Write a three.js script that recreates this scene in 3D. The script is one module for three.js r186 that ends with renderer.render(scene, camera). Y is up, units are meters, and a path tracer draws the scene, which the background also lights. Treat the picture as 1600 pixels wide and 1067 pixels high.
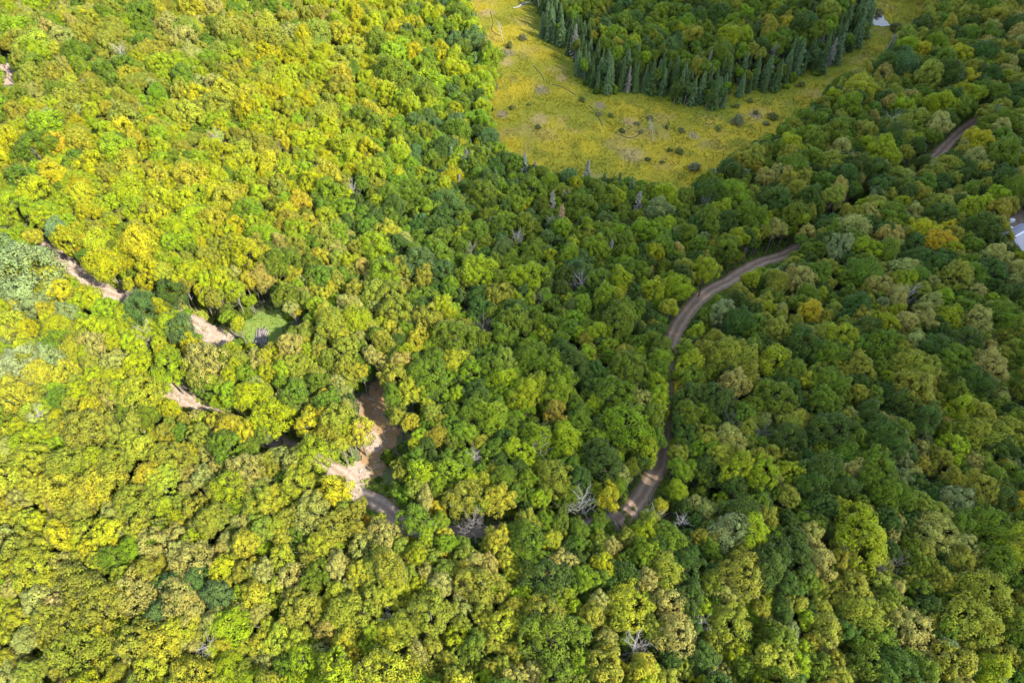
import * as THREE from 'three';
import { mergeGeometries } from 'three/addons/utils/BufferGeometryUtils.js';

// ---------------------------------------------------------------- camera, sky, sun, exposure
const scene = new THREE.Scene();
const EYE = new THREE.Vector3(0, 120, 0);
const PITCH = 49;                                   // degrees below the horizon, a drone's view
const camera = new THREE.PerspectiveCamera(53.05, 1600 / 1067, 1, 4000);
camera.position.copy(EYE);
camera.rotation.set(-PITCH * Math.PI / 180, 0, 0);

const SUN = new THREE.Vector3(800, 825, 681).normalize();
const sun = new THREE.DirectionalLight(new THREE.Color(1, 0.96, 0.87), 4.8);
sun.position.copy(SUN).multiplyScalar(600).add(new THREE.Vector3(0, 0, -160));
sun.target.position.set(0, 0, -160);
sun.castShadow = true;
sun.shadow.radius = 3;
sun.shadow.mapSize.set(4096, 4096);
Object.assign(sun.shadow.camera, { left: -420, right: 420, top: 420, bottom: -420, near: 10, far: 1600 });
scene.add(sun, sun.target);

const SKY_GAIN = 0.82;
{ // a clear late-summer sky with scattered white cloud, computed once as an equirectangular picture
  const W = 256, Hh = 128, d = new Float32Array(W * Hh * 4);
  for (let j = 0; j < Hh; j++) for (let i = 0; i < W; i++) {
    const up = ((j + 0.5) / Hh - 0.5) * Math.PI, y = Math.sin(up), k = Math.max(0, y);
    const h = Math.pow(1 - k, 3);
    const cloud = 0.28;
    const o = (j * W + i) * 4;
    const blue = [0.30 + 0.45 * h, 0.50 + 0.38 * h, 0.92 + 0.02 * h];
    for (let c = 0; c < 3; c++) d[o + c] = SKY_GAIN * (y < 0 ? [0.12, 0.14, 0.08][c] : blue[c] * (1 - cloud) + 1.15 * cloud);
    d[o + 3] = 1;
  }
  const t = new THREE.DataTexture(d, W, Hh, THREE.RGBAFormat, THREE.FloatType);
  t.mapping = THREE.EquirectangularReflectionMapping;
  t.minFilter = t.magFilter = THREE.LinearFilter;
  t.needsUpdate = true;
  scene.background = t;
  scene.environment = t;
}
const renderer = new THREE.WebGLRenderer({ antialias: true });
renderer.toneMapping = THREE.LinearToneMapping;
renderer.toneMappingExposure = 5.3;
renderer.shadowMap.enabled = true;

// ---------------------------------------------------------------- small maths
function mulberry(a) { return () => { a = (a + 0x6d2b79f5) | 0; let t = Math.imul(a ^ (a >>> 15), 1 | a); t = (t + Math.imul(t ^ (t >>> 7), 61 | t)) ^ t; return ((t ^ (t >>> 14)) >>> 0) / 4294967296; }; }
const clamp = (x, a, b) => Math.min(b, Math.max(a, x)), S = (x) => { x = clamp(x, 0, 1); return x * x * (3 - 2 * x); }, mix = (a, b, t) => a + (b - a) * t;
function hash2(i, j, s) { let h = Math.imul(i, 374761393) + Math.imul(j, 668265263) + Math.imul(s, 1274126177); h = Math.imul(h ^ (h >>> 13), 1274126177); return ((h ^ (h >>> 16)) >>> 0) / 4294967296; }
function noise(x, y, s = 0) { const i = Math.floor(x), j = Math.floor(y), u = S(x - i), v = S(y - j); return mix(mix(hash2(i, j, s), hash2(i + 1, j, s), u), mix(hash2(i, j + 1, s), hash2(i + 1, j + 1, s), u), v); }
function fbm(x, y, s = 0, n = 4) { let a = 0.5, t = 0, w = 0; for (let k = 0; k < n; k++) { t += a * noise(x, y, s + k); w += a; x *= 2.03; y *= 2.03; a *= 0.5; } return t / w; }
function segDist(px, pz, ax, az, bx, bz) { const dx = bx - ax, dz = bz - az, t = clamp(((px - ax) * dx + (pz - az) * dz) / (dx * dx + dz * dz || 1), 0, 1); return Math.hypot(px - ax - t * dx, pz - az - t * dz); }
function lineDist(px, pz, L) { let d = 1e9; for (let k = 0; k + 3 < L.length; k += 2) d = Math.min(d, segDist(px, pz, L[k], L[k + 1], L[k + 2], L[k + 3])); return d; }
function inside(px, pz, P) { let c = false; for (let i = 0, j = P.length - 2; i < P.length; j = i, i += 2) if ((P[i + 1] > pz) !== (P[j + 1] > pz) && px < (P[j] - P[i]) * (pz - P[i + 1]) / (P[j + 1] - P[i + 1]) + P[i]) c = !c; return c; }
function polyDist(px, pz, P) { const d = lineDist(px, pz, [...P, P[0], P[1]]); return inside(px, pz, P) ? -d : d; }

// ---------------------------------------------------------------- the lie of the land (metres): a flat marsh in a hollow, hillsides round it
const MARSH_AXIS = [-16, -380, -2.6, -290.1, 0, -245.9, 10.7, -210.1, 30.4, -192.7, 56.2, -189, 81, -200.2, 109.2, -224.9, 137.9, -256.1, 156.7, -284, 180, -380];
function land(x, z) {
  const d = lineDist(x, z, MARSH_AXIS);
  const rise = S((d - 28) / 170), back = S((-z - 30) / 150);
  const amp = mix(26, 13, S((x + 40) / 170));
  return amp * rise * back + rise * back * 2.2 * (fbm(x / 46, z / 46, 7, 2) - 0.5) * 2;
}

// ---------------------------------------------------------------- where things stand (metres, x east, z south of the drone)
const MARSH_OPEN = [-19.1, -295, -12.9, -266.8, -6.6, -243.5, -3.3, -224.9, -6, -210.1, -7.2, -198.3, -5.6, -189, 0, -177.6, 7.6, -171.7, 15.1, -168.5, 24.3, -166.6, 34.6, -166.3, 42.6, -163.5, 47.3, -158.1, 51.5, -163.5, 58.6, -169.8, 65.9, -177.9, 71.9, -183, 80.1, -188.3, 91.1, -199.4, 100.6, -209.2, 107.4, -217.5, 116.3, -226.2, 124.3, -233.5, 135.8, -243.5, 143.9, -256.1, 161.2, -272.4, 172.8, -295, 149.4, -295, 139.4, -266.8, 133.2, -255.1, 124.3, -244, 114.3, -234.4, 106.9, -226.2, 101.4, -227.6, 98.1, -221.8, 91.3, -214.6, 81.4, -215.4, 72.6, -210.1, 68, -202.9, 60, -204.8, 53, -207.6, 50.6, -212.9, 43.3, -214.6, 34.6, -214.6, 27.1, -214.6, 23.3, -224, 20.8, -237.7, 18.9, -247.4, 14.8, -250.4, 10.8, -254, 10.4, -264.1, 9.6, -272.4, 8.5, -295];
const MAIN_ROAD = [19.4, -58.8, 22.4, -60.7, 25.2, -64, 27.4, -67.3, 29.1, -70.5, 30.5, -75.4, 32.1, -83.1, 33.7, -91.2, 34, -95.1, 35.6, -100.5, 38.5, -106.8, 41.3, -111, 44.9, -115.7, 48.8, -119.5, 53.4, -122.6, 58.9, -126.6, 64.3, -130.4, 68.7, -132.1, 73.5, -134.7, 82.8, -141, 95.6, -151, 110.9, -163.5, 128, -177.6, 134.6, -184.5, 141.5, -191.3, 149.4, -197.8, 160.6, -207, 182, -224.6, 207, -242.7];
const TRACK = [19.4, -58.8, 15.5, -57.7, 10.7, -57, 5.9, -56.6, 0, -56.3, -7.1, -55.6, -13, -56, -17.8, -56.9, -20.9, -58.3, -23.3, -60.4, -25.4, -61.8, -28.2, -63, -30.2, -64.4, -31.7, -66.4, -33.8, -68, -36.5, -69.6, -41.7, -72.1, -47.1, -74.1, -52.6, -76, -58.2, -78.4, -63, -81, -66.8, -83, -70.8, -85.1];
const TRACK_SPUR = [-66.8, -83, -67.8, -86.1, -68.1, -90.7, -67.6, -95.5, -67, -99.5, -70.8, -102.6, -76.8, -105.2, -83.2, -108, -89.1, -108.5, -94.5, -111.1, -100.4, -115.1, -105.1, -118.6, -109.1, -121.7, -111.4, -123.2];
const OPENINGS = {
  brown_clearing: [-29.3, -87.8, -26.6, -87.7, -25.6, -81.9, -24.5, -79.7, -23.9, -74.4, -25.3, -71.6, -25.8, -67.1, -29, -66.2, -29.1, -70.2, -29.3, -74.6, -30.4, -78.6, -31.9, -81.5, -31.1, -84, -29.3, -84.5],
  fork: [-36.2, -69.1, -33.6, -68.1, -30, -69.4, -28, -67.1, -28.9, -64.5, -27.7, -62.7, -30.5, -63.2, -31.9, -65.5, -34.2, -67.5],
  tan_strip: [-110.4, -121.3, -107.6, -122.6, -104.9, -120.1, -100.4, -117, -96.7, -114.5, -94.2, -111.8, -91.6, -110, -87.7, -109.3, -83.1, -109.5, -85.1, -107.1, -90, -106.9, -95.1, -109.7, -100.7, -113.5, -106.2, -117],
  tan_patch: [-71.3, -103.4, -68.1, -102.8, -64.1, -101, -61.4, -98.4, -62.9, -96.4, -65.7, -96.6, -68.5, -99.7],
  tan_bend: [-73.6, -84.9, -71.7, -86.7, -68.4, -86.2, -67.2, -84.1, -62.6, -80.7, -65.3, -80.9, -69, -82.8, -72.4, -83.6],
  grass_glade: [-60.2, -102.4, -57.4, -104.4, -55.3, -106.8, -52.9, -107.3, -50.1, -104.5, -49.6, -100.5, -50.8, -98.4, -53.4, -96.3, -57, -96.8],
  far_patch: [-150.9, -193.4, -148.2, -195.1, -143.2, -188.8, -140.8, -181.6, -143.9, -179],
  house_yard: [130.5, -142.1, 134.8, -146, 141.8, -149.3, 135, -132.7, 129.9, -131.5, 130.8, -136.6],
};
const ROAD_GAPS = [{ half: 1.4, line: [73.5, -134.5, 68.7, -132.1, 64.3, -130.4] },
  { half: 1.8, line: [53.3, -122.4, 48.7, -119.3, 44.9, -115.5, 41.3, -110.8, 38.4, -106.6, 35.7, -100.5, 34.2, -95.1, 33.7, -91.2] },
  { half: 1, line: [53.3, -122.4, 58.9, -126.6, 64.3, -130.4] },
  { half: 0.4, over: true, line: [33.7, -91.2, 32.1, -83.1, 30.5, -75.4, 29.8, -73.1] },
  { half: 1.8, line: [29.6, -71.8, 27.7, -67.6, 25.6, -64.2, 22.7, -61, 19.9, -59.1] },
  { half: 2, line: [128, -177.6, 134.6, -184.5, 141.5, -191.3, 149.4, -197.8] },
  { half: 0.6, line: [-24.5, -61.1, -22.9, -58.6, -20.7, -56.9] },
  { half: 0.1, line: [-11.2, -56, -7.1, -55.7, -3.8, -56] },
  { half: 0.7, line: [-48.3, -74.6, -46.1, -73.8] }];
const MARSH_PATCHES = [   // x, z, radius, what grows there
  [-1.8, -237.7, 2.7, 'tan'],
  [-1.2, -244.9, 2.3, 'brush'],
  [9.8, -218.4, 2.8, 'brush'],
  [17.2, -226.2, 2.2, 'tan'],
  [-3.1, -202.9, 2, 'brush'],
  [8.7, -199.8, 3.1, 'tan'],
  [37.7, -197.9, 2.4, 'tan'],
  [57, -190.1, 2, 'brush'],
  [36.1, -179.6, 4.1, 'tan'],
  [49.5, -176.9, 3.5, 'gold'],
  [3.3, -218.4, 4.7, 'gold'],
  [0, -185.5, 3.7, 'gold'],
  [23.7, -183.7, 3.7, 'gold'],
  [28.7, -208, 2, 'brush'],
  [79.3, -202.1, 2.1, 'brush'],
  [-10.2, -278.1, 3.4, 'tan'],
  [15.1, -272.4, 2.5, 'brush'],
  [40.1, -173, 2.4, 'gold'],
];
const KNOLL = [9.2, -330.4, 8.5, -295, 9.6, -272.4, 10.4, -264.1, 10.8, -254, 14.8, -250.4, 18.9, -247.4, 20.8, -237.7, 23.3, -224, 27.1, -214.6, 34.6, -214.6, 43.3, -214.6, 50.6, -212.9, 53, -207.6, 60, -204.8, 68, -202.9, 72.6, -210.1, 81.4, -215.4, 91.3, -214.6, 98.1, -221.8, 101.4, -227.6, 106.9, -226.2, 114.3, -234.4, 124.3, -244, 133.2, -255.1, 139.4, -266.8, 149.4, -295, 162.2, -330.4];
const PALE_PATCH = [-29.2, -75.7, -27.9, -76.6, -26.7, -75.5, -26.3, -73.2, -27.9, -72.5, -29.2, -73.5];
const SUNNY = [-29, -77.7, -27.7, -77.2, -28, -74.6, -28.6, -73.2, -28.3, -67.5, -34.9, -68.4, -32.2, -67.1, -30.4, -64.5, -107.2, -119.7, -101.7, -116.1, -96, -112.3, -90.6, -108.5, -86.3, -108.3, -69.4, -102.3, -65.9, -99.5, -62.9, -98.3, -71.4, -85.5, -67.9, -83.9, -65.2, -81.9, -56.5, -100.5, -53.4, -102.5, -51.7, -104.4, -147.2, -190.1, -143.3, -184.7, -144, -182.1, 37.1, -104.7, 41.6, -111, 46.7, -117.8, 26.7, -66.6, 22.4, -61.6];
const CLOUD_SHADE = [14.4, -330.4, 8.5, -256.1, 2.5, -202.1, -15.6, -162.2, -16.9, -117.2, -11.6, -88.7, -5, -67.3, 12.1, -61.5, 34.3, -63.6, 57.6, -54.3, 64.3, -31, 65.1, -25.1, 100.2, -25.1, 162.9, -107.6, 293.7, -306.9];
const CREEK = [[-8.7, -279.3, -7.8, -272.4, -7.5, -267.4, -7.9, -263.5, -6.4, -260.3, -4.1, -257.7], [7.8, -234.9, 9.1, -231.6, 10.1, -229.4, 11.1, -224.4], [13.7, -221.8, 16.7, -220.5, 19, -218, 21.6, -214.2], [25.5, -208, 27.3, -204.1, 28.2, -199.8, 29, -195.3], [34.1, -190.8, 35.2, -189.4, 36.9, -188.7, 38.8, -189.4, 40.6, -191.2]];
const POND = [141.5, -270.7, 146.2, -276.9, 146.7, -274.6, 145.7, -271.2, 146.4, -269.6, 146.4, -266.8, 143.4, -266.3, 141.3, -267.4];
const WOODS = { x0: -340, z0: -20, cell: 20, rows: [
  [2, 2, 2, 2, 2, 2, 2, 2, 2, 2, 2, 2, 2, 2, 2, 2, 3, 3, 6, 6, 6, 6, 6, 6, 6, 6, 6, 6, 6, 6, 6, 6, 6, 6],
  [2, 2, 2, 2, 2, 2, 2, 2, 2, 2, 2, 2, 2, 2, 2, 3, 3, 4, 6, 5, 5, 5, 5, 5, 5, 5, 5, 5, 5, 5, 5, 5, 5, 5],
  [2, 2, 2, 2, 2, 2, 2, 2, 2, 2, 2, 2, 2, 2, 1, 3, 4, 4, 4, 5, 6, 5, 5, 5, 5, 5, 5, 5, 5, 5, 5, 5, 5, 5],
  [10, 10, 10, 10, 10, 10, 10, 10, 10, 10, 10, 10, 0, 0, 1, 3, 4, 4, 5, 5, 5, 5, 5, 5, 5, 5, 5, 5, 5, 5, 5, 5, 5, 5],
  [10, 10, 10, 10, 10, 10, 10, 10, 10, 10, 10, 10, 0, 0, 1, 1, 9, 9, 4, 5, 5, 6, 5, 5, 5, 5, 5, 5, 5, 5, 5, 5, 5, 5],
  [0, 0, 0, 0, 0, 0, 0, 0, 0, 0, 0, 0, 0, 0, 1, 4, 9, 9, 9, 5, 5, 6, 6, 6, 6, 6, 6, 6, 6, 6, 6, 6, 6, 6],
  [1, 1, 1, 1, 1, 1, 1, 1, 1, 1, 0, 0, 0, 0, 0, 8, 9, 9, 9, 9, 5, 6, 6, 6, 6, 6, 6, 6, 6, 6, 6, 6, 6, 6],
  [1, 1, 1, 1, 1, 1, 1, 1, 1, 1, 1, 1, 1, 0, 0, 8, 9, 9, 9, 9, 5, 5, 5, 6, 6, 6, 6, 6, 6, 6, 6, 6, 6, 6],
  [1, 1, 1, 1, 1, 1, 1, 1, 1, 1, 1, 1, 1, 0, 0, 8, 8, 7, 7, 7, 7, 7, 5, 5, 6, 6, 6, 6, 6, 6, 6, 6, 6, 6],
  [1, 1, 1, 1, 1, 1, 1, 1, 1, 1, 1, 1, 1, 0, 0, 8, 8, 7, 7, 7, 7, 7, 5, 5, 6, 6, 6, 6, 6, 6, 6, 6, 6, 6],
  [1, 1, 1, 1, 1, 1, 1, 1, 1, 1, 1, 1, 1, 1, 0, 8, 8, 7, 7, 7, 7, 7, 7, 7, 5, 6, 6, 6, 6, 6, 6, 6, 6, 6],
  [1, 1, 1, 1, 1, 1, 1, 1, 1, 1, 1, 1, 1, 1, 0, 8, 8, 7, 7, 7, 7, 7, 7, 7, 5, 6, 6, 6, 6, 6, 6, 6, 6, 6],
  [1, 1, 1, 1, 1, 1, 1, 1, 1, 1, 1, 1, 1, 0, 0, 8, 8, 7, 7, 7, 7, 7, 7, 7, 5, 5, 6, 6, 6, 6, 6, 6, 6, 6],
  [1, 1, 1, 1, 1, 1, 1, 1, 1, 1, 1, 1, 1, 0, 8, 8, 8, 7, 7, 7, 7, 7, 7, 7, 7, 5, 6, 6, 6, 6, 6, 6, 6, 6],
  [1, 1, 1, 1, 1, 1, 1, 1, 1, 1, 1, 1, 1, 0, 8, 8, 8, 7, 7, 7, 7, 7, 7, 7, 7, 5, 6, 6, 6, 6, 6, 6, 6, 6],
  [1, 1, 1, 1, 1, 1, 1, 1, 1, 1, 1, 1, 1, 0, 8, 8, 8, 7, 7, 7, 7, 7, 7, 7, 7, 5, 5, 6, 6, 6, 6, 6, 6, 6],
  [1, 1, 1, 1, 1, 1, 1, 1, 1, 1, 1, 1, 1, 0, 8, 8, 8, 7, 7, 7, 7, 7, 7, 7, 7, 7, 5, 6, 6, 6, 6, 6, 6, 6],
  [1, 1, 1, 1, 1, 1, 1, 1, 1, 1, 1, 1, 0, 0, 8, 8, 8, 7, 7, 7, 7, 7, 7, 7, 7, 7, 5, 5, 6, 6, 6, 6, 6, 6],
] };
const MARKED_TREES = [   // x, z, crown radius, tone, label
  [-38.1, -72.7, 2.7, 'gold', 'golden tree between the track and the brown clearing'],
  [8.1, -76.1, 2.4, 'rust', 'rusty gold tree alone on the green slope left of the road'],
  [103.2, -126.1, 3.5, 'orange', 'brightest orange gold tree, in the olive woods short of the house'],
  [101.5, -131.5, 3.2, 'lemon', 'yellow tree touching the upper side of the brightest orange tree'],
  [99, -246.9, 2.4, 'gold', 'small golden crown among spruces on the knoll, nearer the pond'],
  [91.9, -248.9, 2.2, 'rust', 'small rusty crown among spruces on the knoll, farther from the pond'],
  [-41.2, -242.9, 3.3, 'gold', 'golden tree high on the bright slope near the marsh head'],
  [-45.5, -73.7, 3.4, 'vivid', 'largest vivid yellow tree left of the golden clearing tree'],
  [-50.7, -78.4, 2.7, 'vivid', 'vivid yellow tree above the largest vivid one'],
  [-49.5, -70.6, 2.3, 'lemon', 'lemon tree right above the small pale patch of track'],
  [-32.9, -97.1, 2.6, 'lime', 'lime yellow dome among olive trees above the brown clearing'],
  [17.2, -58.9, 2, 'lemon', 'bright lemon tree on the inner side of the lower road'],
  [25, -68.3, 2.3, 'lime', 'lime tree overhanging the lower road from its left bank'],
  [10.2, -69.9, 2.8, 'lime', 'broad lime tree below the rusty gold one'],
  [6.8, -50.9, 1.8, 'straw', 'straw yellow tree just under the shaded end of the track'],
  [15.2, -47.1, 1.7, 'lemon', 'lemon tree with an orange neighbour below the lower road end'],
  [17.8, -49, 1, 'orange', 'small peach orange crown touching a lemon tree below the road'],
  [37.1, -56.6, 0.7, 'orange', 'tiny orange top on a pale tree right of the lower road'],
  [51.1, -47.4, 2.6, 'tan', 'round tan tree beside a dark green one, lower right woods'],
  [51.5, -52.4, 2.2, 'tan', 'tan tree directly above the round tan one'],
  [47.3, -48.3, 3.2, 'dark', 'dark green tree squeezed against the round tan tree'],
  [57.9, -57.3, 1.7, 'straw', 'straw yellow crown on the dark slope above the tan trees'],
  [59, -63.5, 2.1, 'lime', 'lime crown standing out in the dark right slope'],
  [82.4, -69.1, 2.7, 'lime', 'lime tree far down the right slope in dark company'],
  [73.4, -52.2, 3.5, 'tan', 'broad tan tree in the dark lower right woods'],
  [79, -57.6, 3, 'sage', 'greyish sage tree above the broad tan one'],
  [-55.7, -43.7, 2.1, 'teal', 'blue green tree, first of three in a row at lower left'],
  [-51.9, -43.2, 2.2, 'teal', 'blue green tree, middle of three in a row at lower left'],
  [-47.5, -41.2, 2.5, 'teal', 'largest blue green tree, last of three in a row'],
  [-56.6, -38.6, 2, 'teal', 'small blue green tree below the row of three'],
  [-63.6, -49.2, 2.3, 'fresh', 'fresh green tree beside the dark gap at lower left'],
  [-66.6, -47.8, 2.3, 'green', 'mid green tree touching the fresh green one at lower left'],
  [-71.2, -49.2, 2, 'lemon', 'lemon tree next to the mid green one at lower left'],
  [-81.8, -53.9, 1.7, 'lemon', 'small lemon tree near the left edge of the olive woods'],
  [-47.9, -46, 2.2, 'lemon', 'lemon tree right above the blue green row'],
  [-72.5, -40.1, 2.2, 'peach', 'peach toned tree in the lower left olive woods'],
  [-54.1, -34, 2.9, 'straw', 'straw gold tree under the blue green row'],
  [-52.9, -46.9, 3.3, 'tan', 'large tan tree over the blue green row'],
  [-60.9, -41.9, 3.6, 'tan', 'largest tan tree beside the dark gap at lower left'],
  [-11.4, -63.2, 2.6, 'fresh', 'fresh green round tree right of the brown clearing'],
  [-31.3, -59.5, 2.9, 'lemon', 'lemon tree below the pale fork of the track'],
  [-28.6, -71.4, 2.5, 'straw', 'straw tree on the left rim of the brown clearing'],
  [-12.5, -54.1, 1.6, 'fresh', 'fresh green bush of a tree left of the bare pink tree'],
  [-8.5, -58.4, 3.1, 'olive', 'big olive tree behind the bare pinkish one'],
  [-2.5, -57.8, 2.4, 'straw', 'straw tree to the right of the big olive one'],
  [-32.6, -50.1, 2.1, 'straw', 'straw gold crown in the lower woods under the lemon tree'],
  [-13.7, -57.5, 1.5, 'gold', 'narrow golden tree above the shaded track'],
  [-25, -55, 1, 'orange', 'small orange gold crown left of the track foot'],
  [-30.1, -53.1, 3.1, 'olive', 'large olive tree under the fork of the track'],
  [-21.6, -51.7, 2.3, 'tan', 'tan tree below the track foot'],
  [31.7, -109.2, 2.7, 'lime', 'round lime tree left of the road bend'],
  [37.7, -110.9, 3.1, 'lime', 'lime tree leaning over the road bend'],
  [34.5, -104.2, 1.9, 'straw', 'straw crown under the lime trees of the road bend'],
  [23.2, -107.9, 1.9, 'lemon', 'lemon crown standing in dark trees left of the bend'],
  [-4.6, -123.9, 1.2, 'lemon', 'small lemon crown on the rim of a dark gap'],
  [15, -136.8, 1.2, 'orange', 'tiny orange tree in the green middle woods'],
  [3.2, -142.4, 1, 'gold', 'tiny golden top in the green middle woods'],
  [-102.5, -103.9, 6.6, 'pale', 'huge pale sage tree at the left edge below the tan strip'],
  [-94.8, -83.6, 4, 'pale', 'pale sage tree at the left edge, lower one'],
  [-91.4, -85.7, 2.9, 'pale', 'pale sage tree touching the lower one at the left edge'],
  [-67.1, -92.4, 2.6, 'teal', 'grey green oval tree left of the tan patch'],
  [-76.6, -97.5, 3.6, 'teal', 'large grey green tree under the tan strip'],
  [-71.6, -101.7, 3.3, 'dark', 'dark green tree right of the tan strip'],
  [-83.1, -88.9, 2.5, 'tan', 'tan tree in the vivid yellow woods, upper of two'],
  [-78, -85.3, 2.8, 'tan', 'tan tree in the vivid yellow woods, lower of two'],
  [-93.2, -96.4, 2, 'gold', 'golden yellow tree just below the huge sage tree'],
  [-87, -99.2, 2, 'vivid', 'vivid yellow tree on the lower side of the tan strip'],
  [-87, -108.9, 2.9, 'vivid', 'vivid yellow tree on the upper side of the tan strip'],
  [-97.7, -115.4, 2.5, 'vivid', 'vivid yellow tree at the head of the tan strip'],
  [-96.6, -115.8, 1.4, 'orange', 'orange crown at the head of the tan strip'],
  [-73.4, -84.8, 2.6, 'vivid', 'vivid tree left of the dead white one'],
  [-67.8, -84.3, 3.7, 'lime', 'broad lime tree right below the dead white one'],
  [-60.4, -85.9, 4, 'tan', 'broad tan tree under the tan patch'],
  [45.2, -116.8, 3, 'lime', 'round lime tree where the road leaves the bend'],
  [45.8, -102.7, 2.9, 'sage', 'pale sage tree right of the road bend'],
  [34.1, -82.6, 1.7, 'gold', 'golden topped tree beside the dark road gap'],
  [55.1, -113.9, 1.7, 'lime', 'small lime tree below the upper road'],
  [65.7, -113.5, 3.4, 'tan', 'tan tree below the upper road end'],
  [65.7, -103.5, 2.2, 'gold', 'golden tree among olive ones right of the bend'],
  [15.7, -77.7, 1.6, 'lime', 'lime crown near the rusty gold tree'],
  [53, -88.2, 3.8, 'lime', 'broad lime tree in the middle of the right woods'],
  [59.2, -84.4, 2.1, 'straw', 'straw tree below the broad lime one'],
  [25, -78.8, 2.7, 'tan', 'tan tree left of the dark road gap'],
  [110.2, -201.1, 4.3, 'straw', 'straw green tree on the far bank of the marsh outlet'],
  [140.2, -228.5, 2.7, 'lemon', 'lemon crown in the far right woods below the pond'],
  [150.6, -224.9, 3.8, 'lemon', 'lemon tree high in the far right woods'],
  [146.2, -207.4, 2.9, 'lemon', 'lemon crown above the far road'],
  [102.7, -170.6, 2.3, 'lime', 'lime top beside a dark gap under the leaning birch'],
  [132.6, -169.9, 3.4, 'lemon', 'lemon tree under the far stretch of road'],
  [19.1, -39.9, 3.5, 'straw', 'broad straw tree at the bottom centre'],
  [22.1, -43.8, 2, 'tan', 'tan crown above the broad straw tree'],
  [25.3, -40.4, 2.8, 'tan', 'tan tree to the right of the broad straw one'],
  [34.8, -42.7, 2.3, 'tan', 'tan tree in the lower woods right of centre'],
  [34.1, -36.7, 3.3, 'olive', 'broad olive tree near the bottom, right of centre'],
  [30.8, -39.2, 1.8, 'lime', 'lime crown between tan trees near the bottom'],
  [3.6, -30.1, 1.7, 'peach', 'peach orange crown cut by the bottom edge'],
  [16.3, -30.7, 1.6, 'lemon', 'lemon crown at the bottom edge'],
  [10.3, -31.5, 2, 'fresh', 'fresh green tree at the bottom edge'],
  [107.7, -131.8, 1.9, 'gold', 'gold sliver of crown right of the brightest orange tree'],
  [89.6, -57.6, 2.3, 'gold', 'gold brushed tree at the right edge, lower woods'],
  [51, -63.5, 2.4, 'lime', 'lime crown in the dark woods above the tan pair'],
  [-67.2, -148.8, 3.2, 'lemon', 'lemon tree on the bright upper slope'],
  [-51.4, -134.2, 3, 'gold', 'gold washed tree on the bright slope'],
  [-112.6, -146.8, 2.9, 'gold', 'gold tree at the left side of the bright slope'],
];
const DEAD_TREES = [   // x, z, spread, kind, label
  [-8.3, -53.9, 2.4, 'bare', 'bare pinkish grey tree beside the shaded track'],
  [11.3, -57, 1.9, 'bare', 'bare white branched tree in a pale crown near the road end'],
  [-6.5, -67.3, 1.4, 'bare', 'thin bare white tree right of the fresh green round tree'],
  [5.9, -67.3, 1.3, 'bare', 'bare white tree left of the broad lime one'],
  [14.1, -111.8, 1.5, 'bare', 'bare whitish tree left of the road bend in a dark gap'],
  [13, -146.9, 1.6, 'bare', 'bare grey tree near the marsh, in green woods'],
  [0, -127.1, 1.6, 'bare', 'pale half dead tree at the edge of a dark gap'],
  [-5.8, -97.9, 1.9, 'bare', 'grey bare crown in the yellow green middle slope'],
  [-10.5, -121.5, 1.8, 'bare', 'grey bare crown left of the dark gap'],
  [-73.8, -90.5, 1.8, 'bare', 'dead white tree fallen against vivid yellow crowns'],
  [-76.6, -158.5, 1.7, 'bare', 'pale bare crown on the bright upper slope'],
  [-114.6, -170.7, 2.1, 'bare', 'white forked dead tree in the upper left woods'],
  [-114.2, -193.6, 2.1, 'bare', 'pale bare tree in the upper left corner woods'],
  [25.9, -54.7, 1.1, 'bare', 'bare silver tree under the lower road'],
  [29.3, -55.3, 1.1, 'bare', 'bare silver tree right of the other one under the road'],
  [88.6, -107.3, 1.5, 'bare', 'bare white tree in the olive right woods'],
  [55.6, -49.4, 1.1, 'bare', 'bare white tree beside the dark green one, lower right'],
  [60.5, -47, 1.5, 'bare', 'bare grey twiggy tree in the dark lower right gap'],
  [64.7, -45.8, 1, 'bare', 'small bare tree right of the twiggy grey one'],
  [18.3, -32.7, 1.8, 'bare', 'bare silver tree at the bottom centre'],
  [30, -36.3, 1.4, 'bare', 'bare white tree with forked limbs near the bottom'],
  [-13.8, -161.8, 1.7, 'bare', 'bare twiggy tree on the slope above the marsh edge'],
  [48.5, -72.6, 1.2, 'bare', 'bare grey tree in a dark hollow, right woods'],
  [-19.2, -38.9, 0.9, 'bare', 'small bare white tree at lower centre'],
  [-48, -34.6, 1.2, 'bare', 'bare white stems at lower left'],
  [109, -185.6, 2.9, 'bare', 'leaning white birch by a dark gap, far right woods'],
  [89.4, -229.4, 1.5, 'bare', 'small grey snag on the spruce knoll'],
  [-3.1, -252.7, 1.8, 'snag', 'white branching snag standing in the upper marsh'],
  [44.2, -186.6, 1.7, 'snag', 'tall white snag standing in the lower marsh'],
  [8.8, -133.5, 1.5, 'bare', 'greyish bare tree by the rusty spruce'],
  [49.3, -144.5, 1.6, 'bare', 'grey bare tree above the far side of the road bend'],
  [6.6, -104.6, 1.3, 'bare', 'tan grey bare tree in the green middle woods'],
  [23.8, -155.1, 1.3, 'bare', 'thin bare grey tree at the near marsh edge'],
  [12.3, -124.8, 1.2, 'bare', 'small bare grey tree under the tiny orange one'],
  [40.7, -75.2, 1.2, 'bare', 'bare grey tree in the dark right woods beyond the road gap'],
  [79.4, -117.9, 1.3, 'bare', 'bare pale tree left of the white one in the olive right woods'],
  [-38.8, -142, 1.4, 'bare', 'pale bare tree on the middle of the bright slope'],
  [-61.4, -158.1, 1.5, 'bare', 'grey bare tree high on the bright slope'],
  [-71.8, -75.5, 1.1, 'bare', 'pale bare tree left of the pale track bend'],
  [-87.7, -72.6, 1.3, 'bare', 'white bare tree near the left edge below the vivid trees'],
];
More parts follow.
